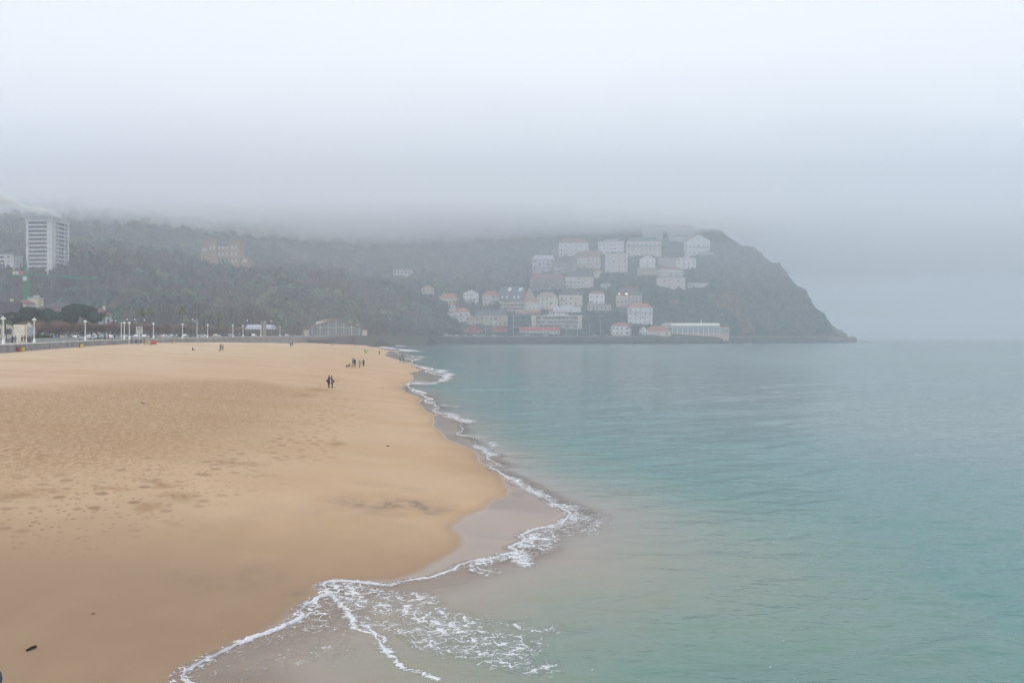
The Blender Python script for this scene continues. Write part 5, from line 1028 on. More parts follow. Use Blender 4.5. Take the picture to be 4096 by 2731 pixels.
# play frame and panels on the upper beach
x_, D, z_ = ground_hit(575, 1380); t = thing('climbing_frame', 'dark metal frame with a sloping beam on the upper beach', 'climbing frame', (x_, D, z_)); dm = M((.10, .075, .07), .7)
u_ = D/F
for a in (-20, -2, 0): 
    q = MB(); q.tube((a*u_, (a == -2)*.8, -.3), (a*u_, (a == -2)*.8, 28*u_), .06); q.build('post', dm, t)
q = MB(); q.tube((-20*u_, 0, 28*u_), (0, 0, 28*u_), .05); q.build('crossbar', dm, t); q = MB(); q.tube((0, 0, 18*u_), (35*u_, -.5, -.1), .07); q.build('beam', dm, t); q = MB(); q.tube((-56*u_, -.4, 0), (-56*u_, -.4, 30*u_), .07); q.build('post', wp, t)
for a, b, c_, nm in ((582, 598, (.60, .45, .12), 'yellow'), (598.5, 603.5, (.25, .33, .62), 'pale blue'), (604, 625, (.55, .06, .08), 'red')):
    gx = ground_hit((a+b)/2, 1378); u2 = gx[1]/F; t = thing('windbreak', '%s board panel standing on the sand beside the climbing frame' % nm, 'board', gx, 0, 'coloured boards on the sand'); MB().box(-(b-a)/2*u2, (b-a)/2*u2, -.06, .06, 0, 15*u2).build('board', M(c_, .6), t)
    for s in (-1, 1): MB().box(s*(b-a)*.4*u2-.04, s*(b-a)*.4*u2+.04, .065, .6, -.1, .2).build('foot', dm, t)

# ------------------------------------------------------------------ cars
def car0(col, van=False):
    t = thing('parked_car', 'x', 'car', (0, 0, 0), 0, 'x'); L_ = 4.2; pts = [(-2.1, .3), (2.1, .3), (2.12, .75), (1.85, .88), (1.0, .95), (.45, 1.42), (-1.2, 1.45), (-1.85, 1.0), (-2.12, .9)] if not van else [(-2.4, .35), (2.4, .35), (2.42, .9), (1.9, 1.1), (1.4, 1.95), (-2.35, 2.0)]
    me = MB().prism(pts, -.85, .85).build('body', M(col, .3, spec=.5, var=.03), t); bev = me.modifiers.new('b', 'BEVEL'); bev.width = .07; bev.segments = 2
    gl = M((.04, .05, .06), .1, spec=.6); gp = [(.88, .98), (.42, 1.36), (-1.12, 1.38), (-1.6, 1.03)] if not van else [(1.7, 1.15), (1.35, 1.75), (-1.0, 1.8), (-1.0, 1.2)]
    for s in (-1, 1): MB().prism(gp, s*.865-.01, s*.865+.01).build('side_window', gl, t)
    for xx in (-1.3, 1.3):
        for s in (-1, 1):
            w_ = MB(); w_.tube((xx, s*.88, .32), (xx, s*.66, .32), .32, n=12); wo = w_.build('wheel', M((.02, .02, .02), .8), t); w_ = MB(); w_.tube((xx, s*.89, .32), (xx, s*.885, .32), .18, n=10); w_.build('rim', M((.45, .45, .46), .4), wo)
    for s in (-1, 1): MB().box(2.10, 2.14, s*.6-.16, s*.6+.16, .6, .74).build('headlight', M((.75, .75, .72), .2), t)
    MB().box(-2.15, -2.1, -.75, .75, .72, .84).build('tail_light', M((.3, .03, .03), .3), t); return t
CARC = {'white': (.72, .73, .74), 'silver': (.42, .44, .46), 'dark grey': (.06, .065, .07), 'blue': (.06, .10, .22), 'red': (.32, .04, .04), 'yellow': (.65, .5, .1)}
cp = {}
def put_car(col, loc, rz, label, group, van=False):
    k = (col, van)
    if k in cp: o = copy_tree(cp[k])
    else: o = cp[k] = car0(CARC[col], van)
    o.location = loc; o.rotation_euler = (0, 0, rz); o['label'] = label; o['group'] = group; return o
for i, (px, col) in enumerate(((282,'silver'),(318,'white'),(362,'white'),(448,'white'),(476,'silver'),(510,'white'),(553,'white'),(582,'white'),(636,'silver'),(668,'white'),(690,'silver'),(743,'white'),(812,'white'),(868,'white'),(925,'silver'),(1017,'white'),(1055,'silver'),(1092,'white'),(1115,'dark grey'),(1148,'white'))):
    p = prom_at(px, 15+(i % 3)*4); put_car(col, p, R(75+(i*31 % 25)) if i % 4 else R(10), '%s car parked behind the promenade, %s from the left' % (col, ORD[i]), 'cars parked behind the promenade')
for i, (px, col, van) in enumerate(((1338,'dark grey',0),(1400,'white',0),(1470,'silver',0),(1513,'white',1),(1528,'yellow',0),(1560,'white',0),(1577,'silver',0),(1606,'white',0),(1620,'silver',0),(1651,'white',0),(1707,'silver',0),(1722,'white',0),(1783,'white',1),(1800,'silver',0),(1827,'white',0),(1858,'silver',0),(1901,'white',0),(1930,'silver',0),(1975,'white',0),(2106,'white',0),(2130,'silver',0),(2186,'white',0),(2262,'silver',0),(2378,'white',0),(2425,'silver',0),(2451,'white',0),(2466,'silver',0),(2570,'dark grey',0),(2655,'silver',0),(2700,'dark grey',0),(2733,'dark grey',0),(2783,'silver',0),(2845,'white',0))):
    D = float(np.interp(px, [1240,1350,1500,1750,2000,2300,2650,3000], [560,640,815,838,858,888,920,970]))+6; put_car(col, (X(px, D), D, 9.0 if px > 1480 else 8.9), R((i*53) % 24-12+(180 if i % 2 else 0)), '%s %s on the bay road, %s from the left' % (col, 'van' if van else 'car', ORD[i]), 'cars along the bay road', bool(van))

# ------------------------------------------------------------------ rocks, headland end, driftwood
rk = mat('rock', (.07, .068, .068), .9, .35, .4, .7, col2=(.13, .12, .11))
for i, (px, py, D, r, sq, lab) in enumerate(((3340,1348,1083,10,(1.5,1,1.1),'big dark rock under the curved iron shapes at the headland tip'),(3312,1335,1085,11,(1.4,1,1.0),'sloping rock shoulder at the foot of the last trees'),(3376,1352,1078,6.5,(1,1,1),'round boulder right of the big tip rock'),(3393,1360,1076,5.5,(1.3,1,.9),'low boulder in the middle of the boulder group at the tip'),(3411,1359,1078,5.2,(1,1,1.2),'outermost upright boulder at the headland tip'),(3360,1362,1072,6.5,(1.8,1,.7),'flat wet boulder at the waterline under the tip rock'),(3400,1366,1070,4.5,(2.2,1,.6),'lowest flat boulder at the waterline at the tip'),(3330,1362,1068,9,(1.8,1,.8),'broad dark rock base against the end of the sea wall'))):
    q = MB(); q.add(*blob((0, 0, 0), r, i+3, .32, 3, sq)); x_, y_, z_ = P(px, py, D); tag(q.build('boulder', rk, None, False, (x_, y_, z_-r*.25*sq[2])), lab, 'rock', 'rocks at the headland tip')
for px, py, r, sq, lab in ((3452,1368,2.2,(2.3,1,.5),'low flat rock in the open water beyond the headland'),(3588,1379,1.1,(2.2,1,.6),'small dark rock far right in the open water')):
    D = H*F/(py-HY); q = MB(); q.add(*blob((0, 0, 0), r, int(px), .4, 3, sq)); tag(q.build('sea_rock', rk, None, False, (X(px, D), D, .2)), lab, 'rock')
D = 1058; t = thing('stepped_terrace', 'pale stone stepped terrace at the end of the headland promenade', 'terrace', (X(3145, D), D, 8.6)); u_ = D/F
for k in range(5): MB().box(-30*u_, (56+k*4)*u_, k*-1.2, 6, 5.6-k*1.3, 6.9-k*1.3).build('step', M((.42, .38, .33), .9, scale=.3), t)
q = MB(); q.box(-90*u_, 80*u_, -9, 8, -3.5, .4); q.build('wall', M((.20, .18, .16), .9, scale=.3), t)
iron = M((.10, .06, .05), .8)
for px, D, r, two, lab in ((3356, 1083, 4.0, True, 'larger curved iron shape standing on the tip rock'), (3334, 1083, 3.4, False, 'smaller hooked iron shape left of the larger one on the tip rock')):
    t = thing('iron_sculpture', lab, 'sculpture', (X(px, D), D, Zy(1336, D)-1.5))
    for s in ((1, -1) if two else (1,)):
        q = MB(); prev = None
        for k in range(9):
            a = math.pi*(.5-.25*0+k/8*1.25)-math.pi*.55; p = (s*(r*.55+r*.55*math.cos(a)), 0, r*1.25+r*.55*math.sin(a))
            if prev: q.tube(prev, p, .5, n=6)
            prev = p
        q.build('arm', iron, t)
    q = MB(); q.tube((0, 0, 0), (0, 0, r*1.5), .55, n=6); q.build('stem', iron, t)
def on_sand(px, py): x_, D, z_ = ground_hit(px, py); return x_, D, z_
a = on_sand(107, 2612); b = on_sand(146, 2594); q = MB(); v = Vector(b)-Vector(a); q.tube((0, 0, .025), v*.5+Vector((0, .01, .045)), .028, .034, 9); q.tube(v*.5+Vector((0, .01, .045)), v+Vector((0, 0, .03)), .034, .022, 9)
t = thing('driftwood', 'black driftwood stick lying on the wet sand, bottom left', 'driftwood', a); q.build('stick', M((.02, .018, .02), .8), t, True); q = MB(); q.tube(v*.6+Vector((0, 0, .05)), v*.68+Vector((.03, .05, .09)), .01, .006, 6); q.build('twig', M((.02, .018, .02), .8), t)
a = on_sand(575, 1613); t = thing('driftwood', 'flat grey plank lying on the trampled sand', 'plank', a, R(-12)); MB().prism([(-.2, 0), (.2, 0), (.17, .03), (-.13, .07), (-.2, .06)], -.06, .06).build('board', M((.13, .125, .13), .8), t)
for px, py, l, lab in ((1552,1785,.22,'short dark stick on the smooth sand near the wet strip'),(940,1692,.17,'thin dark twig on the trampled sand'),(371,2464,.09,'tiny dark twig in the middle of the near sand'),(1530,1551,.35,'small dark clump of weed near the far waterline'),(1280,1547,.3,'small dark stick just left of the hugging couple')):
    a = on_sand(px, py); q = MB(); q.tube((-l/2, 0, .03), (l/2, .04, .03), .035 if l > .2 else .012, .02 if l > .2 else .008, 7); tag(q.build('stick', M((.05, .035, .03), .8), None, True, a, R(px % 40-20)), lab, 'driftwood', 'small driftwood on the sand')
# stone parapet corner beside the camera
q = MB(); D = 2.5; vs, fs = blob((0, 0, 0), 1, 5, .12, 3); q.add([(X(-97, D)+v[0]*.062, D+v[1]*.08, Zy(2740, D)+v[2]*.06) for v in vs], fs)
t = thing('parapet_stone', 'dark rough stone corner cut off at the bottom left of the view', 'wall', (0, 0, 0)); q.build('cap_stone', M((.07, .07, .085), .9, scale=9), t); MB().box(X(-500, D), X(-60, D), D-.1, D+.1, .5, Zy(2830, D)).build('wall_face', M((.12, .12, .12), .9, scale=4), t)
# ------------------------------------------------------------------ people and dogs
def skin_mesh(joints, bones, root):
    names = list(joints); me = bpy.data.meshes.new('sk'); me.from_pydata([joints[k][:3] for k in names], [(names.index(a), names.index(b)) for a, b in bones], [])
    o = bpy.data.objects.new('sk', me); COL.objects.link(o); m_ = o.modifiers.new('s', 'SKIN'); m_.use_smooth_shade = True
    for i, k in enumerate(names):
        r = joints[k][3]; r = (r, r) if isinstance(r, (int, float)) else r
        me.skin_vertices[0].data[i].radius = r; me.skin_vertices[0].data[i].use_root = (k == root)
    s_ = o.modifiers.new('d', 'SUBSURF'); s_.levels = 1; s_.render_levels = 1
    dg = bpy.context.evaluated_depsgraph_get(); ev = o.evaluated_get(dg); r_ = bpy.data.meshes.new_from_object(ev, depsgraph=dg); bpy.data.objects.remove(o); return r_
def hand(J, Bn, k, w_, d_, side):
    w_ = Vector(w_); d_ = Vector(d_).normalized(); u = d_.cross(Vector((0, 0, 1)) if abs(d_.z) < .9 else Vector((0, 1, 0))).normalized()
    pm = w_+d_*.05; J[k+'palm'] = (*pm, (.036, .02)); Bn.append((k+'wrist', k+'palm'))
    for f, (o_, l, c_) in enumerate(((-.027, .085, .010), (-.009, .10, .012), (.009, .092, .018), (.027, .07, .026))):
        b_ = pm+d_*.035+u*o_; m_ = b_+d_*l*.5+Vector((0, -c_, 0)); e = m_+d_*l*.42+Vector((0, -c_*1.6, 0)); J[k+'fa%d' % f] = (*b_, .0095); J[k+'fb%d' % f] = (*m_, .0085); J[k+'fc%d' % f] = (*e, .007); Bn += [(k+'palm', k+'fa%d' % f), (k+'fa%d' % f, k+'fb%d' % f), (k+'fb%d' % f, k+'fc%d' % f)]
    t1 = w_+d_*.045-u*side*.045+Vector((0, -.012, 0)); t2 = t1+d_*.035-u*side*.012; J[k+'ta'] = (*t1, .011); J[k+'tb'] = (*t2, .009); Bn += [(k+'palm', k+'ta'), (k+'ta', k+'tb')]
def body(pose):
    # figure 1.7 m tall facing -Y
    J = {}; Bn = []; st = pose.get('step', 0.0); sit = pose.get('sit', False); lean = pose.get('lean', 0.0)
    hz_ = .90 if not sit else .12; hy = 0
    J['hip'] = (0, hy, hz_, (.15, .12)); J['waist'] = (0, hy-.01-lean*.15, hz_+.16, (.14, .11)); J['chest'] = (0, hy-.02-lean*.45, hz_+.36, (.17, .125)); J['neckb'] = (0, hy-lean*.7, hz_+.52, (.085, .075)); J['neck'] = (0, hy-.01-lean*.8, hz_+.585, .055); J['head'] = (0, hy-.025-lean*.95, hz_+.67, (.078, .092)); J['crown'] = (0, hy-.015-lean*1.0, hz_+.755, (.068, .078))
    Bn += [('hip', 'waist'), ('waist', 'chest'), ('chest', 'neckb'), ('neckb', 'neck'), ('neck', 'head'), ('head', 'crown')]
    cz = J['chest'][2]; cy = J['chest'][1]
    for k, s in (('l', 1), ('r', -1)):
        if sit: kn = (.13*s, -.36, .40); an = (.13*s, -.60, .08); hp = (.09*s, -.03, .12)
        else:
            f = st*s; hp = (.09*s, 0, .86); kn = (.095*s, -.10*f-.02, .47); an = (.095*s, -.28*f+(.02 if f < 0 else 0), .085)
        J[k+'hipj'] = (*hp, (.095, .10)); J[k+'knee'] = (*kn, .062); J[k+'calf'] = ((kn[0]+an[0])/2, (kn[1]+an[1])/2+.02, (kn[2]+an[2])/2+.05, .058); J[k+'ank'] = (*an, .040); J[k+'toe'] = (an[0]+.02*s, an[1]-.16, .035, (.045, .03)); J[k+'heel'] = (an[0], an[1]+.035, .04, .036)
        Bn += [('hip', k+'hipj'), (k+'hipj', k+'knee'), (k+'knee', k+'calf'), (k+'calf', k+'ank'), (k+'ank', k+'toe'), (k+'ank', k+'heel')]
        J[k+'sh'] = (.185*s, cy, cz+.09, .062); Bn.append(('chest', k+'sh'))
        a = pose.get(k+'arm', 'down'); sx, sy, sz = .185*s, cy, cz+.09
        if a == 'down': el = (sx+.06*s, sy+.10*st*s+.02, sz-.29); wr = (sx+.07*s, sy+.16*st*s-.05, sz-.52)
        elif a == 'fwd': el = (sx+.05*s, sy-.16, sz-.24); wr = (sx-.06*s, sy-.38, sz-.20)
        elif a == 'hug': el = (sx+.06*s, sy-.20, sz-.10); wr = (sx-.02*s, sy-.42, sz-.06)
        elif a == 'hold': el = (sx+.06*s, sy-.06, sz-.28); wr = (sx-.02*s, sy-.26, sz-.30)
        elif a == 'pocket': el = (sx+.09*s, sy+.05, sz-.27); wr = (sx+.0*s, sy-.06, sz-.46)
        elif a == 'knee': el = (sx+.06*s, sy-.16, sz-.20); wr = (sx-.04*s, sy-.38, sz-.26)
        J[k+'elb'] = (*el, .046); J[k+'wrist'] = (*wr, .030); Bn += [(k+'sh', k+'elb'), (k+'elb', k+'wrist')]
        hand(J, Bn, k, wr, Vector(wr)-Vector(el), s)
    return skin_mesh(J, Bn, 'hip'), J
_pc = {}
def person_mesh(key, pose, coatlen, hood):
    kk = (key, coatlen)
    if kk in _pc: return _pc[kk]
    if key not in _pc: _pc[key] = body(pose)
    me0, J = _pc[key]; me = me0.copy()
    for m_ in ('skin', 'coat', 'trousers', 'shoes'): me.materials.append(None)
    hd = np.array(J['neck'][:3]); hz_ = J['hip'][2]; hands = [np.array(J[k+'palm'][:3]) for k in 'lr']; fe = [np.array(J[k+'ank'][:3]) for k in 'lr']; sit = hz_ < .5
    mi = []
    for p in me.polygons:
        c_ = np.array(p.center)
        if c_[2] > hd[2]+.01: v = 0
        elif any(np.linalg.norm(c_-h_-np.array((0, 0, 0))) < .115 for h_ in hands) and min(np.linalg.norm(c_-h_) for h_ in hands) < .115: v = 0
        elif c_[2] < .11 and any(abs(c_[0]-f_[0]) < .12 and abs(c_[1]-f_[1]) < .26 for f_ in fe): v = 3
        elif (sit and c_[1] < -.10 and abs(c_[2]) < .5) or (not sit and c_[2] < coatlen and not (abs(c_[0]) > .19)): v = 2
        else: v = 1
        mi.append(v)
    me.polygons.foreach_set('material_index', np.array(mi, np.int32)); _pc[kk] = (me, J); return me, J
POSES = {'stand': {}, 'stand2': {'larm': 'pocket', 'rarm': 'pocket'}, 'walk': {'step': .8}, 'walk2': {'step': -.8, 'larm': 'pocket'}, 'hold': {'larm': 'hold', 'rarm': 'hold'}, 'hug': {'larm': 'hug', 'rarm': 'hug', 'lean': .08}, 'bend': {'lean': .25, 'larm': 'fwd', 'step': .5}, 'sit': {'sit': True, 'larm': 'knee', 'rarm': 'knee', 'lean': .12}}
SK = M((.48, .31, .23), .6)
def person(loc, rz, pose, coat, trs, hair, label, group=None, coatlen=.80, h=1.7, hairlong=False, shoes=(.03, .03, .035), bob=False):
    me, J = person_mesh(pose, POSES[pose], coatlen, False); o = link('person', me, None, loc, rz); tag(o, label, 'person', group); o.scale = (h/1.7,)*3
    for i, c_ in enumerate((None, coat, trs, shoes)):
        o.material_slots[i].link = 'OBJECT'; o.material_slots[i].material = SK if c_ is None else M(c_, .85, scale=4)
    hd = J['head']; cz_ = hd[2]+.035; q = MB(); vs, fs = blob((0, 0, 0), 1, 3, .06, 2)
    vs2 = [(v[0]*.098, hd[1]+.022+v[1]*(.108 if v[1] > 0 else .088), cz_+v[2]*.112-(.0 if v[1] < -.2 else 0)) for v in vs]
    vs2 = [(x_, y_ if not (y_ < hd[1]-.02 and z_ < cz_+.03) else hd[1]-.02+(y_-hd[1]+.02)*.15, z_-(.16 if hairlong and z_ < cz_-.02 and y_ > hd[1] else 0)) for x_, y_, z_ in vs2]
    q.add(vs2, fs); q.build('hair', M(hair, .8), o, True)
    q = MB(); q.tube((0, hd[1]-.095, cz_-.045), (0, hd[1]-.118, cz_-.055), .012, .014, 6); q.build('nose', SK, o)
    for s in (-1, 1):
        q = MB(); q.add(*blob((s*.032, hd[1]-.094, cz_-.022), .010, 1, 0, 1)); q.build('eye', dark, o); q = MB(); q.add(*blob((s*.088, hd[1]-.005, cz_-.035), .02, 2, 0, 1, (.4, .8, 1.3))); q.build('ear', SK, o)
    q = MB(); q.box(-.024, .024, hd[1]-.098, hd[1]-.09, cz_-.088, cz_-.08); q.build('mouth', M((.3, .1, .09), .6), o)
    if coatlen < .75 and not POSES[pose].get('sit'):
        hy_ = 0; q = MB(); q.lathe([(.205, coatlen-.02), (.19, .86), (.165, 1.06)], 14); q.V = [(v[0], v[1]*.82+hy_-.005, v[2]) for v in q.V]; q.build('coat_skirt', M(coat, .85, scale=4), o, True)
    return o
BK = (.022, .022, .028); NV = (.03, .045, .09); DJ = (.05, .07, .11); BR = (.05, .03, .02); BL = (.30, .22, .12); GY = (.12, .13, .13)
def pp(px, py): return ground_hit(px, py)
c1 = pp(1315, 1550.5); c2 = pp(1325, 1552)
person(c1, R(68), 'hug', BK, BK, BR, 'person in a long black coat hugging another, at left of the pair', 'hugging couple', .62, 1.7, True)
person((c1[0]+.48, c1[1]-.05, c2[2]), R(-100), 'hug', GY, BK, BR, 'person in a long grey green coat hugging the one in black, at right', 'hugging couple', .62, 1.68)
def bag(loc, rz, c_, label, s=1.0):
    t = thing('backpack', label, 'bag', loc, rz); b_ = MB().box(-.15*s, .15*s, -.1*s, .1*s, 0, .40*s).build('pouch', M(c_, .8), t); bv = b_.modifiers.new('b', 'BEVEL'); bv.width = .05*s; bv.segments = 2; MB().box(-.11*s, .11*s, -.15*s, -.095*s, .05*s, .22*s).build('pocket', M(c_, .8), t)
    for k in (-1, 1): MB().box(k*.09*s-.02, k*.09*s+.02, .1*s, .13*s, .05*s, .38*s).build('strap', M(c_, .8), t)
bag((c1[0]-.24, c1[1]+.05, c1[2]+.80), R(-100), BK, 'dark bag on the back of the person in the long black coat', .75)
bag((c1[0]+.70, c1[1]-.10, c1[2]+.76), R(80), (.16, .05, .04), 'dark red bag on the back of the person in the grey green coat', .75)
PL = [ # px, py feet, pose, face, coat, trousers, hair, coat length, label
 (1412,1462.5,'walk2',150,(.05,.16,.24),BK,BR,.8,'person in a teal jacket partly behind the one in a black coat'),
 (1419,1465.5,'stand2',160,BK,BK,BR,.62,'stocky person in a black coat, beside the two dogs'),
 (1439,1472,'walk',170,(.28,.27,.32),DJ,BR,.55,'person in a long lilac grey coat between the black coat and the dark coat'),
 (1454,1468,'stand2',190,(.06,.04,.06),BK,(.10,.04,.03),.62,'person in a dark coat, rightmost of the dog walkers'),
 (1460,1414,'walk',200,(.18,.24,.33),BK,BR,.8,'person in a pale blue jacket beside the bright green one'),
 (1468,1415,'walk2',180,(.12,.62,.10),(.35,.42,.45),BR,.7,'person in a bright green long jacket'),
 (1517,1420,'walk',175,(.13,.05,.06),NV,BR,.7,'lone person in a dark red coat on the smooth sand'),
 (1601,1453,'bend',230,BK,(.36,.42,.50),BR,.8,'person in a black jacket and pale jeans by the waterline'),
 (1613,1452,'walk2',100,BK,(.22,.12,.06),BR,.7,'person in a dark coat and tan trousers by the waterline'),
 (1325.5,1381,'stand',185,(.09,.05,.06),NV,BR,.8,'person in a dark red jacket walking with the one in pink, far beach'),
 (1331.5,1382.5,'walk',185,(.45,.36,.36),BK,BL,.8,'person in a pale pink top, far beach'),
 (1448,1379.5,'walk',180,(.55,.55,.55),DJ,BR,.8,'person in a white top at the far end of the beach'),
 (1162.5,1388,'stand',160,(.05,.06,.10),BK,(.25,.08,.04),.7,'tall person in dark clothes, left of a far pair on the open sand'),
 (1169.5,1385,'stand2',250,BK,BK,BR,.62,'shorter person in dark clothes, right of a far pair on the open sand'),
 (1220,1368,'walk',120,BK,BK,BR,.7,'person in dark clothes at left of the pair near the ramp foot'),
 (1226,1368,'walk2',240,(.06,.05,.06),BK,BR,.7,'person in dark clothes at right of the pair near the ramp foot'),
 (883,1403,'hold',250,BK,BK,BR,.62,'person in black with a hood, left of the standing pair on the upper beach'),
 (891,1403.5,'hold',100,(.05,.03,.03),BK,(.20,.07,.04),.62,'person in dark brown, right of the standing pair on the upper beach'),
 (528,1378,'bend',20,(.08,.10,.13),BK,BR,.8,'person in grey blue leaning at the left of the climbing frame'),
 (545,1378,'stand',200,NV,NV,BL,.7,'person in navy standing under the climbing frame'),
 (562,1376,'bend',40,(.10,.12,.14),DJ,BR,.8,'person in grey bending at the right of the climbing frame'),
 (497.5+43,1370,'walk',100,(.10,.08,.07),BK,BL,.8,'person with light hair walking behind the climbing frame')]
for px, py, po, f, co, tr, ha, cl, lab in PL: person(pp(px, py), R(f), po, co, tr, ha, lab, 'people on the beach', cl, 1.72 if px not in (1169.5,) else 1.55)
a = pp(769, 1403); person((a[0], a[1], a[2]), R(100), 'sit', BK, BK, (.12, .05, .03), 'person in black sitting alone on the upper sand', None, .8, 1.7)
bag(pp(877, 1403.5), R(10), BK, 'dark bag lying on the sand left of the standing pair', .8)
for i, (px, off, po, f, co, tr, ha, cl, lab) in enumerate(((50,2,'stand2',20,BK,BK,BR,.7,'person in black left of the first lamp'),(61,2.5,'stand',200,(.14,.16,.20),DJ,BR,.8,'person in grey carrying a jacket beside the first lamp'),(88,2,'walk',90,BK,BK,BR,.62,'person in black just right of the first lamp'),(99,2.5,'hold',10,(.10,.07,.05),(.22,.24,.27),BR,.8,'person with arms spread in brown, grey trousers, before the kiosk'),(112,2,'stand2',150,(.06,.06,.08),BK,BR,.62,'person in dark grey left of the one in an olive coat'),(120,2.2,'stand',200,(.10,.10,.08),BK,BL,.5,'person in a long olive coat by the kiosk'),(131,3,'walk2',160,(.09,.07,.06),DJ,BR,.8,'person in brown jacket and jeans at right of the kiosk group'),
 (202,7,'stand',180,BK,BK,(.6,.58,.5),.7,'person in black with pale hair left of the second lamp'),(225,8,'stand',180,(.04,.12,.42),NV,BL,.8,'person in a bright blue jacket right of the second lamp'),(243,9,'stand',160,(.5,.47,.4),BK,BR,.8,'person in cream behind the railing'),(251,8,'walk',160,(.55,.48,.22),BK,BR,.8,'person in pale yellow behind the railing'),(264,9,'stand',160,(.4,.42,.42),BK,BR,.8,'person in light grey behind the railing'),(311,3,'walk',70,(.10,.03,.04),DJ,BR,.8,'person in dark red striding left of the third lamp'),
 (421,6,'stand',180,(.08,.22,.48),BK,BR,.8,'person in a sky blue jacket beside the one in red'),(433,6,'stand',170,(.32,.05,.07),BK,BR,.8,'person in a red jacket beside the sky blue one'),(459,4,'stand2',200,NV,BK,BR,.62,'person in navy left of the slim camera mast'),(603,4,'stand',180,(.06,.07,.12),BK,BR,.7,'person in dark blue above the coloured boards'),(614,5,'stand',160,(.5,.5,.15),(.2,.15,.12),BL,.8,'person in a yellow green top above the red board'),
 (660,4,'walk',170,(.38,.16,.10),(.25,.08,.05),BR,.8,'person in orange brown right of the sixth lamp'),(706,4,'stand',170,(.6,.6,.58),BK,BR,.8,'person in white between the sixth and seventh lamps'),(719,5,'walk2',190,BK,BK,BR,.7,'person in black left of the seventh lamp'),(835,4,'walk',100,(.22,.05,.07),BK,BR,.7,'person in dark red at the eighth lamp'),(858,5,'walk',180,(.62,.60,.08),BK,BR,.8,'person in a bright yellow jacket right of the eighth lamp'),(918,5,'stand',180,(.4,.4,.4),BK,BR,.8,'person in pale grey left of the ninth lamp'),(930,5,'walk',180,(.10,.10,.12),BK,BR,.8,'person in charcoal left of the ninth lamp'),(957,6,'walk2',170,(.5,.5,.5),BK,(.6,.58,.5),.8,'person in white between the ninth and tenth lamps'))):
    p = prom_at(px, off); person(p, R(f), po, co, tr, ha, lab, 'people on the promenade', cl, 1.7)
a = (X(887, 312), 312, 0); 
def dog_mesh():
    J = {'pel': (.26, 0, .46, (.10, .085)), 'bel': (.05, 0, .44, (.095, .085)), 'chest': (-.22, 0, .42, (.125, .10)), 'neck': (-.36, 0, .54, .075), 'head': (-.44, 0, .63, .072), 'muz': (-.56, 0, .60, .036), 'tail': (.36, 0, .50, .03), 'tail2': (.50, 0, .60, .016)}
    B_ = [('pel', 'bel'), ('bel', 'chest'), ('chest', 'neck'), ('neck', 'head'), ('head', 'muz'), ('pel', 'tail'), ('tail', 'tail2')]
    for k, s in (('l', 1), ('r', -1)):
        J[k+'sh'] = (-.22+.03*s, .075*s, .36, .055); J[k+'kn'] = (-.24+.09*s, .08*s, .20, .03); J[k+'pw'] = (-.26+.12*s, .08*s, .03, .028)
        J[k+'hp'] = (.25, .08*s, .38, .07); J[k+'st'] = (.18-.06*s, .085*s, .25, .042); J[k+'hk'] = (.33-.08*s, .085*s, .15, .024); J[k+'hp2'] = (.29-.08*s, .085*s, .03, .028); J[k+'ear'] = (-.41, .05*s, .69, .02); 
        B_ += [('chest', k+'sh'), (k+'sh', k+'kn'), (k+'kn', k+'pw'), ('pel', k+'hp'), (k+'hp', k+'st'), (k+'st', k+'hk'), (k+'hk', k+'hp2'), ('head', k+'ear')]
    return skin_mesh(J, B_, 'pel')
dme = dog_mesh(); dme.materials.append(None)
for px, py, rz, c_, s_, lab in ((1391,1473,150,(.07,.06,.055),1.25,'dark grey dog trotting at left of the walkers'),(1414,1474,200,(.36,.24,.15),1.25,'tan dog beside the black coated walker'),(1607,1425,180,BK,1.2,'black dog running at the water edge'),(1475,1386.5,10,(.12,.09,.07),1.0,'small brown dog far down the beach'),(1419,1385,80,(.25,.16,.12),.9,'small tan dog at the far end of the sand')):
    o = link('dog', dme, None, pp(px, py), R(rz)); o.scale = (s_,)*3; tag(o, lab, 'dog', 'dogs on the beach'); o.material_slots[0].link = 'OBJECT'; o.material_slots[0].material = M(c_, .9, scale=6)
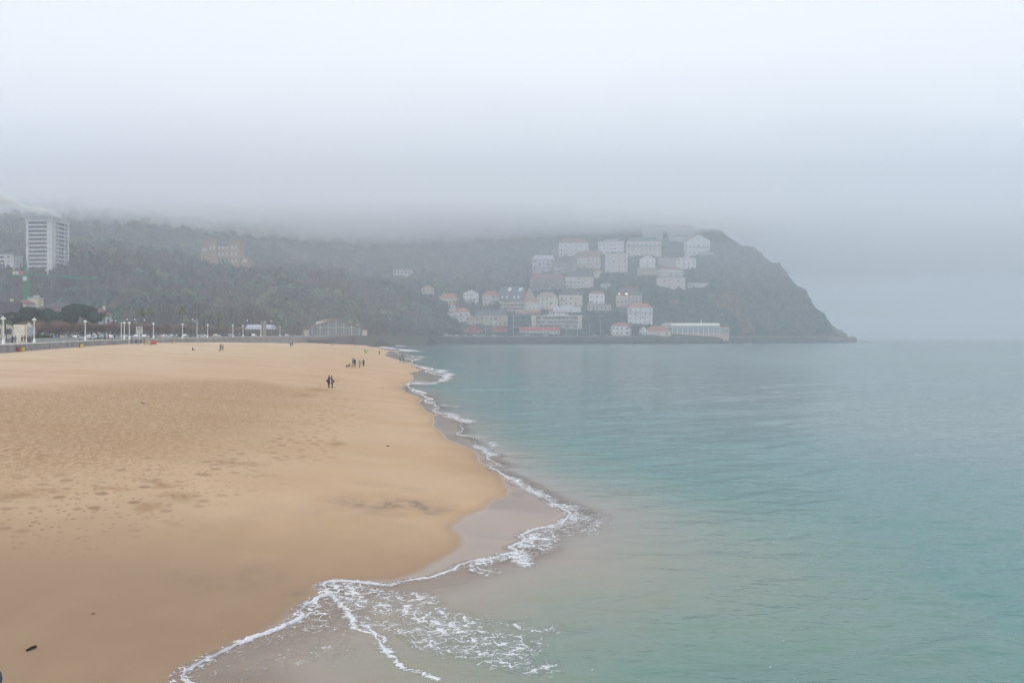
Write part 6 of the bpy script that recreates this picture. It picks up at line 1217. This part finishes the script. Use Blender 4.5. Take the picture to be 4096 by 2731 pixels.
# ------------------------------------------------------------------ low cloud resting on the hills
#@@HAZE
# ------------------------------------------------------------------ haze
def volmat(name, col, dens, aniso=0.0):
    m = bpy.data.materials.new(name); m.use_nodes = True; m.node_tree.nodes.clear()
    o = m.node_tree.nodes.new('ShaderNodeOutputMaterial'); v = m.node_tree.nodes.new('ShaderNodeVolumePrincipled')
    v.inputs['Color'].default_value = (*col, 1); v.inputs['Density'].default_value = dens; v.inputs['Anisotropy'].default_value = aniso
    m.node_tree.links.new(v.outputs[0], o.inputs['Volume']); return m
hz = MB().box(-27500, 27500, -300, 27500, -7, 262).build('haze', volmat('haze', (0.86, 0.925, 1.0), 0.00061)); tag(hz, kind='stuff')
sm.data.materials.append(volmat('smoke', (1, 1, 1), 0.24))
def fogbank(base, d0, d1, e1, p, dens, seed, amp, drop=0, taper=False):
    xs = np.arange(-2800, 2800, 40.0); ys = np.arange(d0, d1+40, 40.0); X_, Y_ = np.meshgrid(xs, ys); t0 = (Y_-d0)/(d1-d0)
    e = sstep(0, .12, t0);  ex = sstep(760, -150, X_) if taper else 1.0+0*X_; e0 = base/d0-.0015
    el = e0+(e1-e0)*t0**p
    el = el+(.035*(fbm(X_/420, Y_/420, 3, seed+5)-.5))*e*(e1-e0)/.1
    top = H+el*Y_; b_ = base+amp*(fbm(X_/130, Y_/130, 4, seed)-.5)*e*ex; b_ = b_-drop*sstep(60, -380, X_)*sstep(0, .1, t0); t_ = np.maximum(base+(top-base)*ex, b_+.2)
    n_ = X_.size; i = np.arange(n_).reshape(X_.shape)
    V = np.concatenate([np.stack([X_.ravel(), Y_.ravel(), b_.ravel()], 1), np.stack([X_.ravel(), Y_.ravel(), t_.ravel()], 1)])
    q = np.stack([i[:-1, :-1], i[:-1, 1:], i[1:, 1:], i[1:, :-1]], -1).reshape(-1, 4); Q = [q[:, ::-1], q+n_]
    for e_ in (i[0], i[-1][::-1], i[:, 0][::-1], i[:, -1]):
        Q.append(np.stack([e_[:-1], e_[1:], e_[1:]+n_, e_[:-1]+n_], 1))
    Q = np.concatenate(Q); Q = Q[(ex.ravel()[Q % n_] > .003).any(1)]
    me = npmesh('fog', V, Q); me.materials.append(volmat('fog', (.91, .95, .99), dens))
    o = link('low_cloud', me); tag(o, kind='stuff'); return o
fogbank(70, 600, 2600, 0.30, 1.0, 0.00030, 7, 12)
fogbank(148, 900, 2600, 0.34, 1.0, 0.00055, 1, 10, 10)
fogbank(156, 930, 2400, 0.28, 1.0, 0.0007, 2, 12, 16)
fogbank(163, 960, 2200, 0.24, 1.0, 0.0019, 4, 12, 22)
fogbank(162, 935, 1900, 0.20, .8, 0.0065, 3, 14, 24, True)
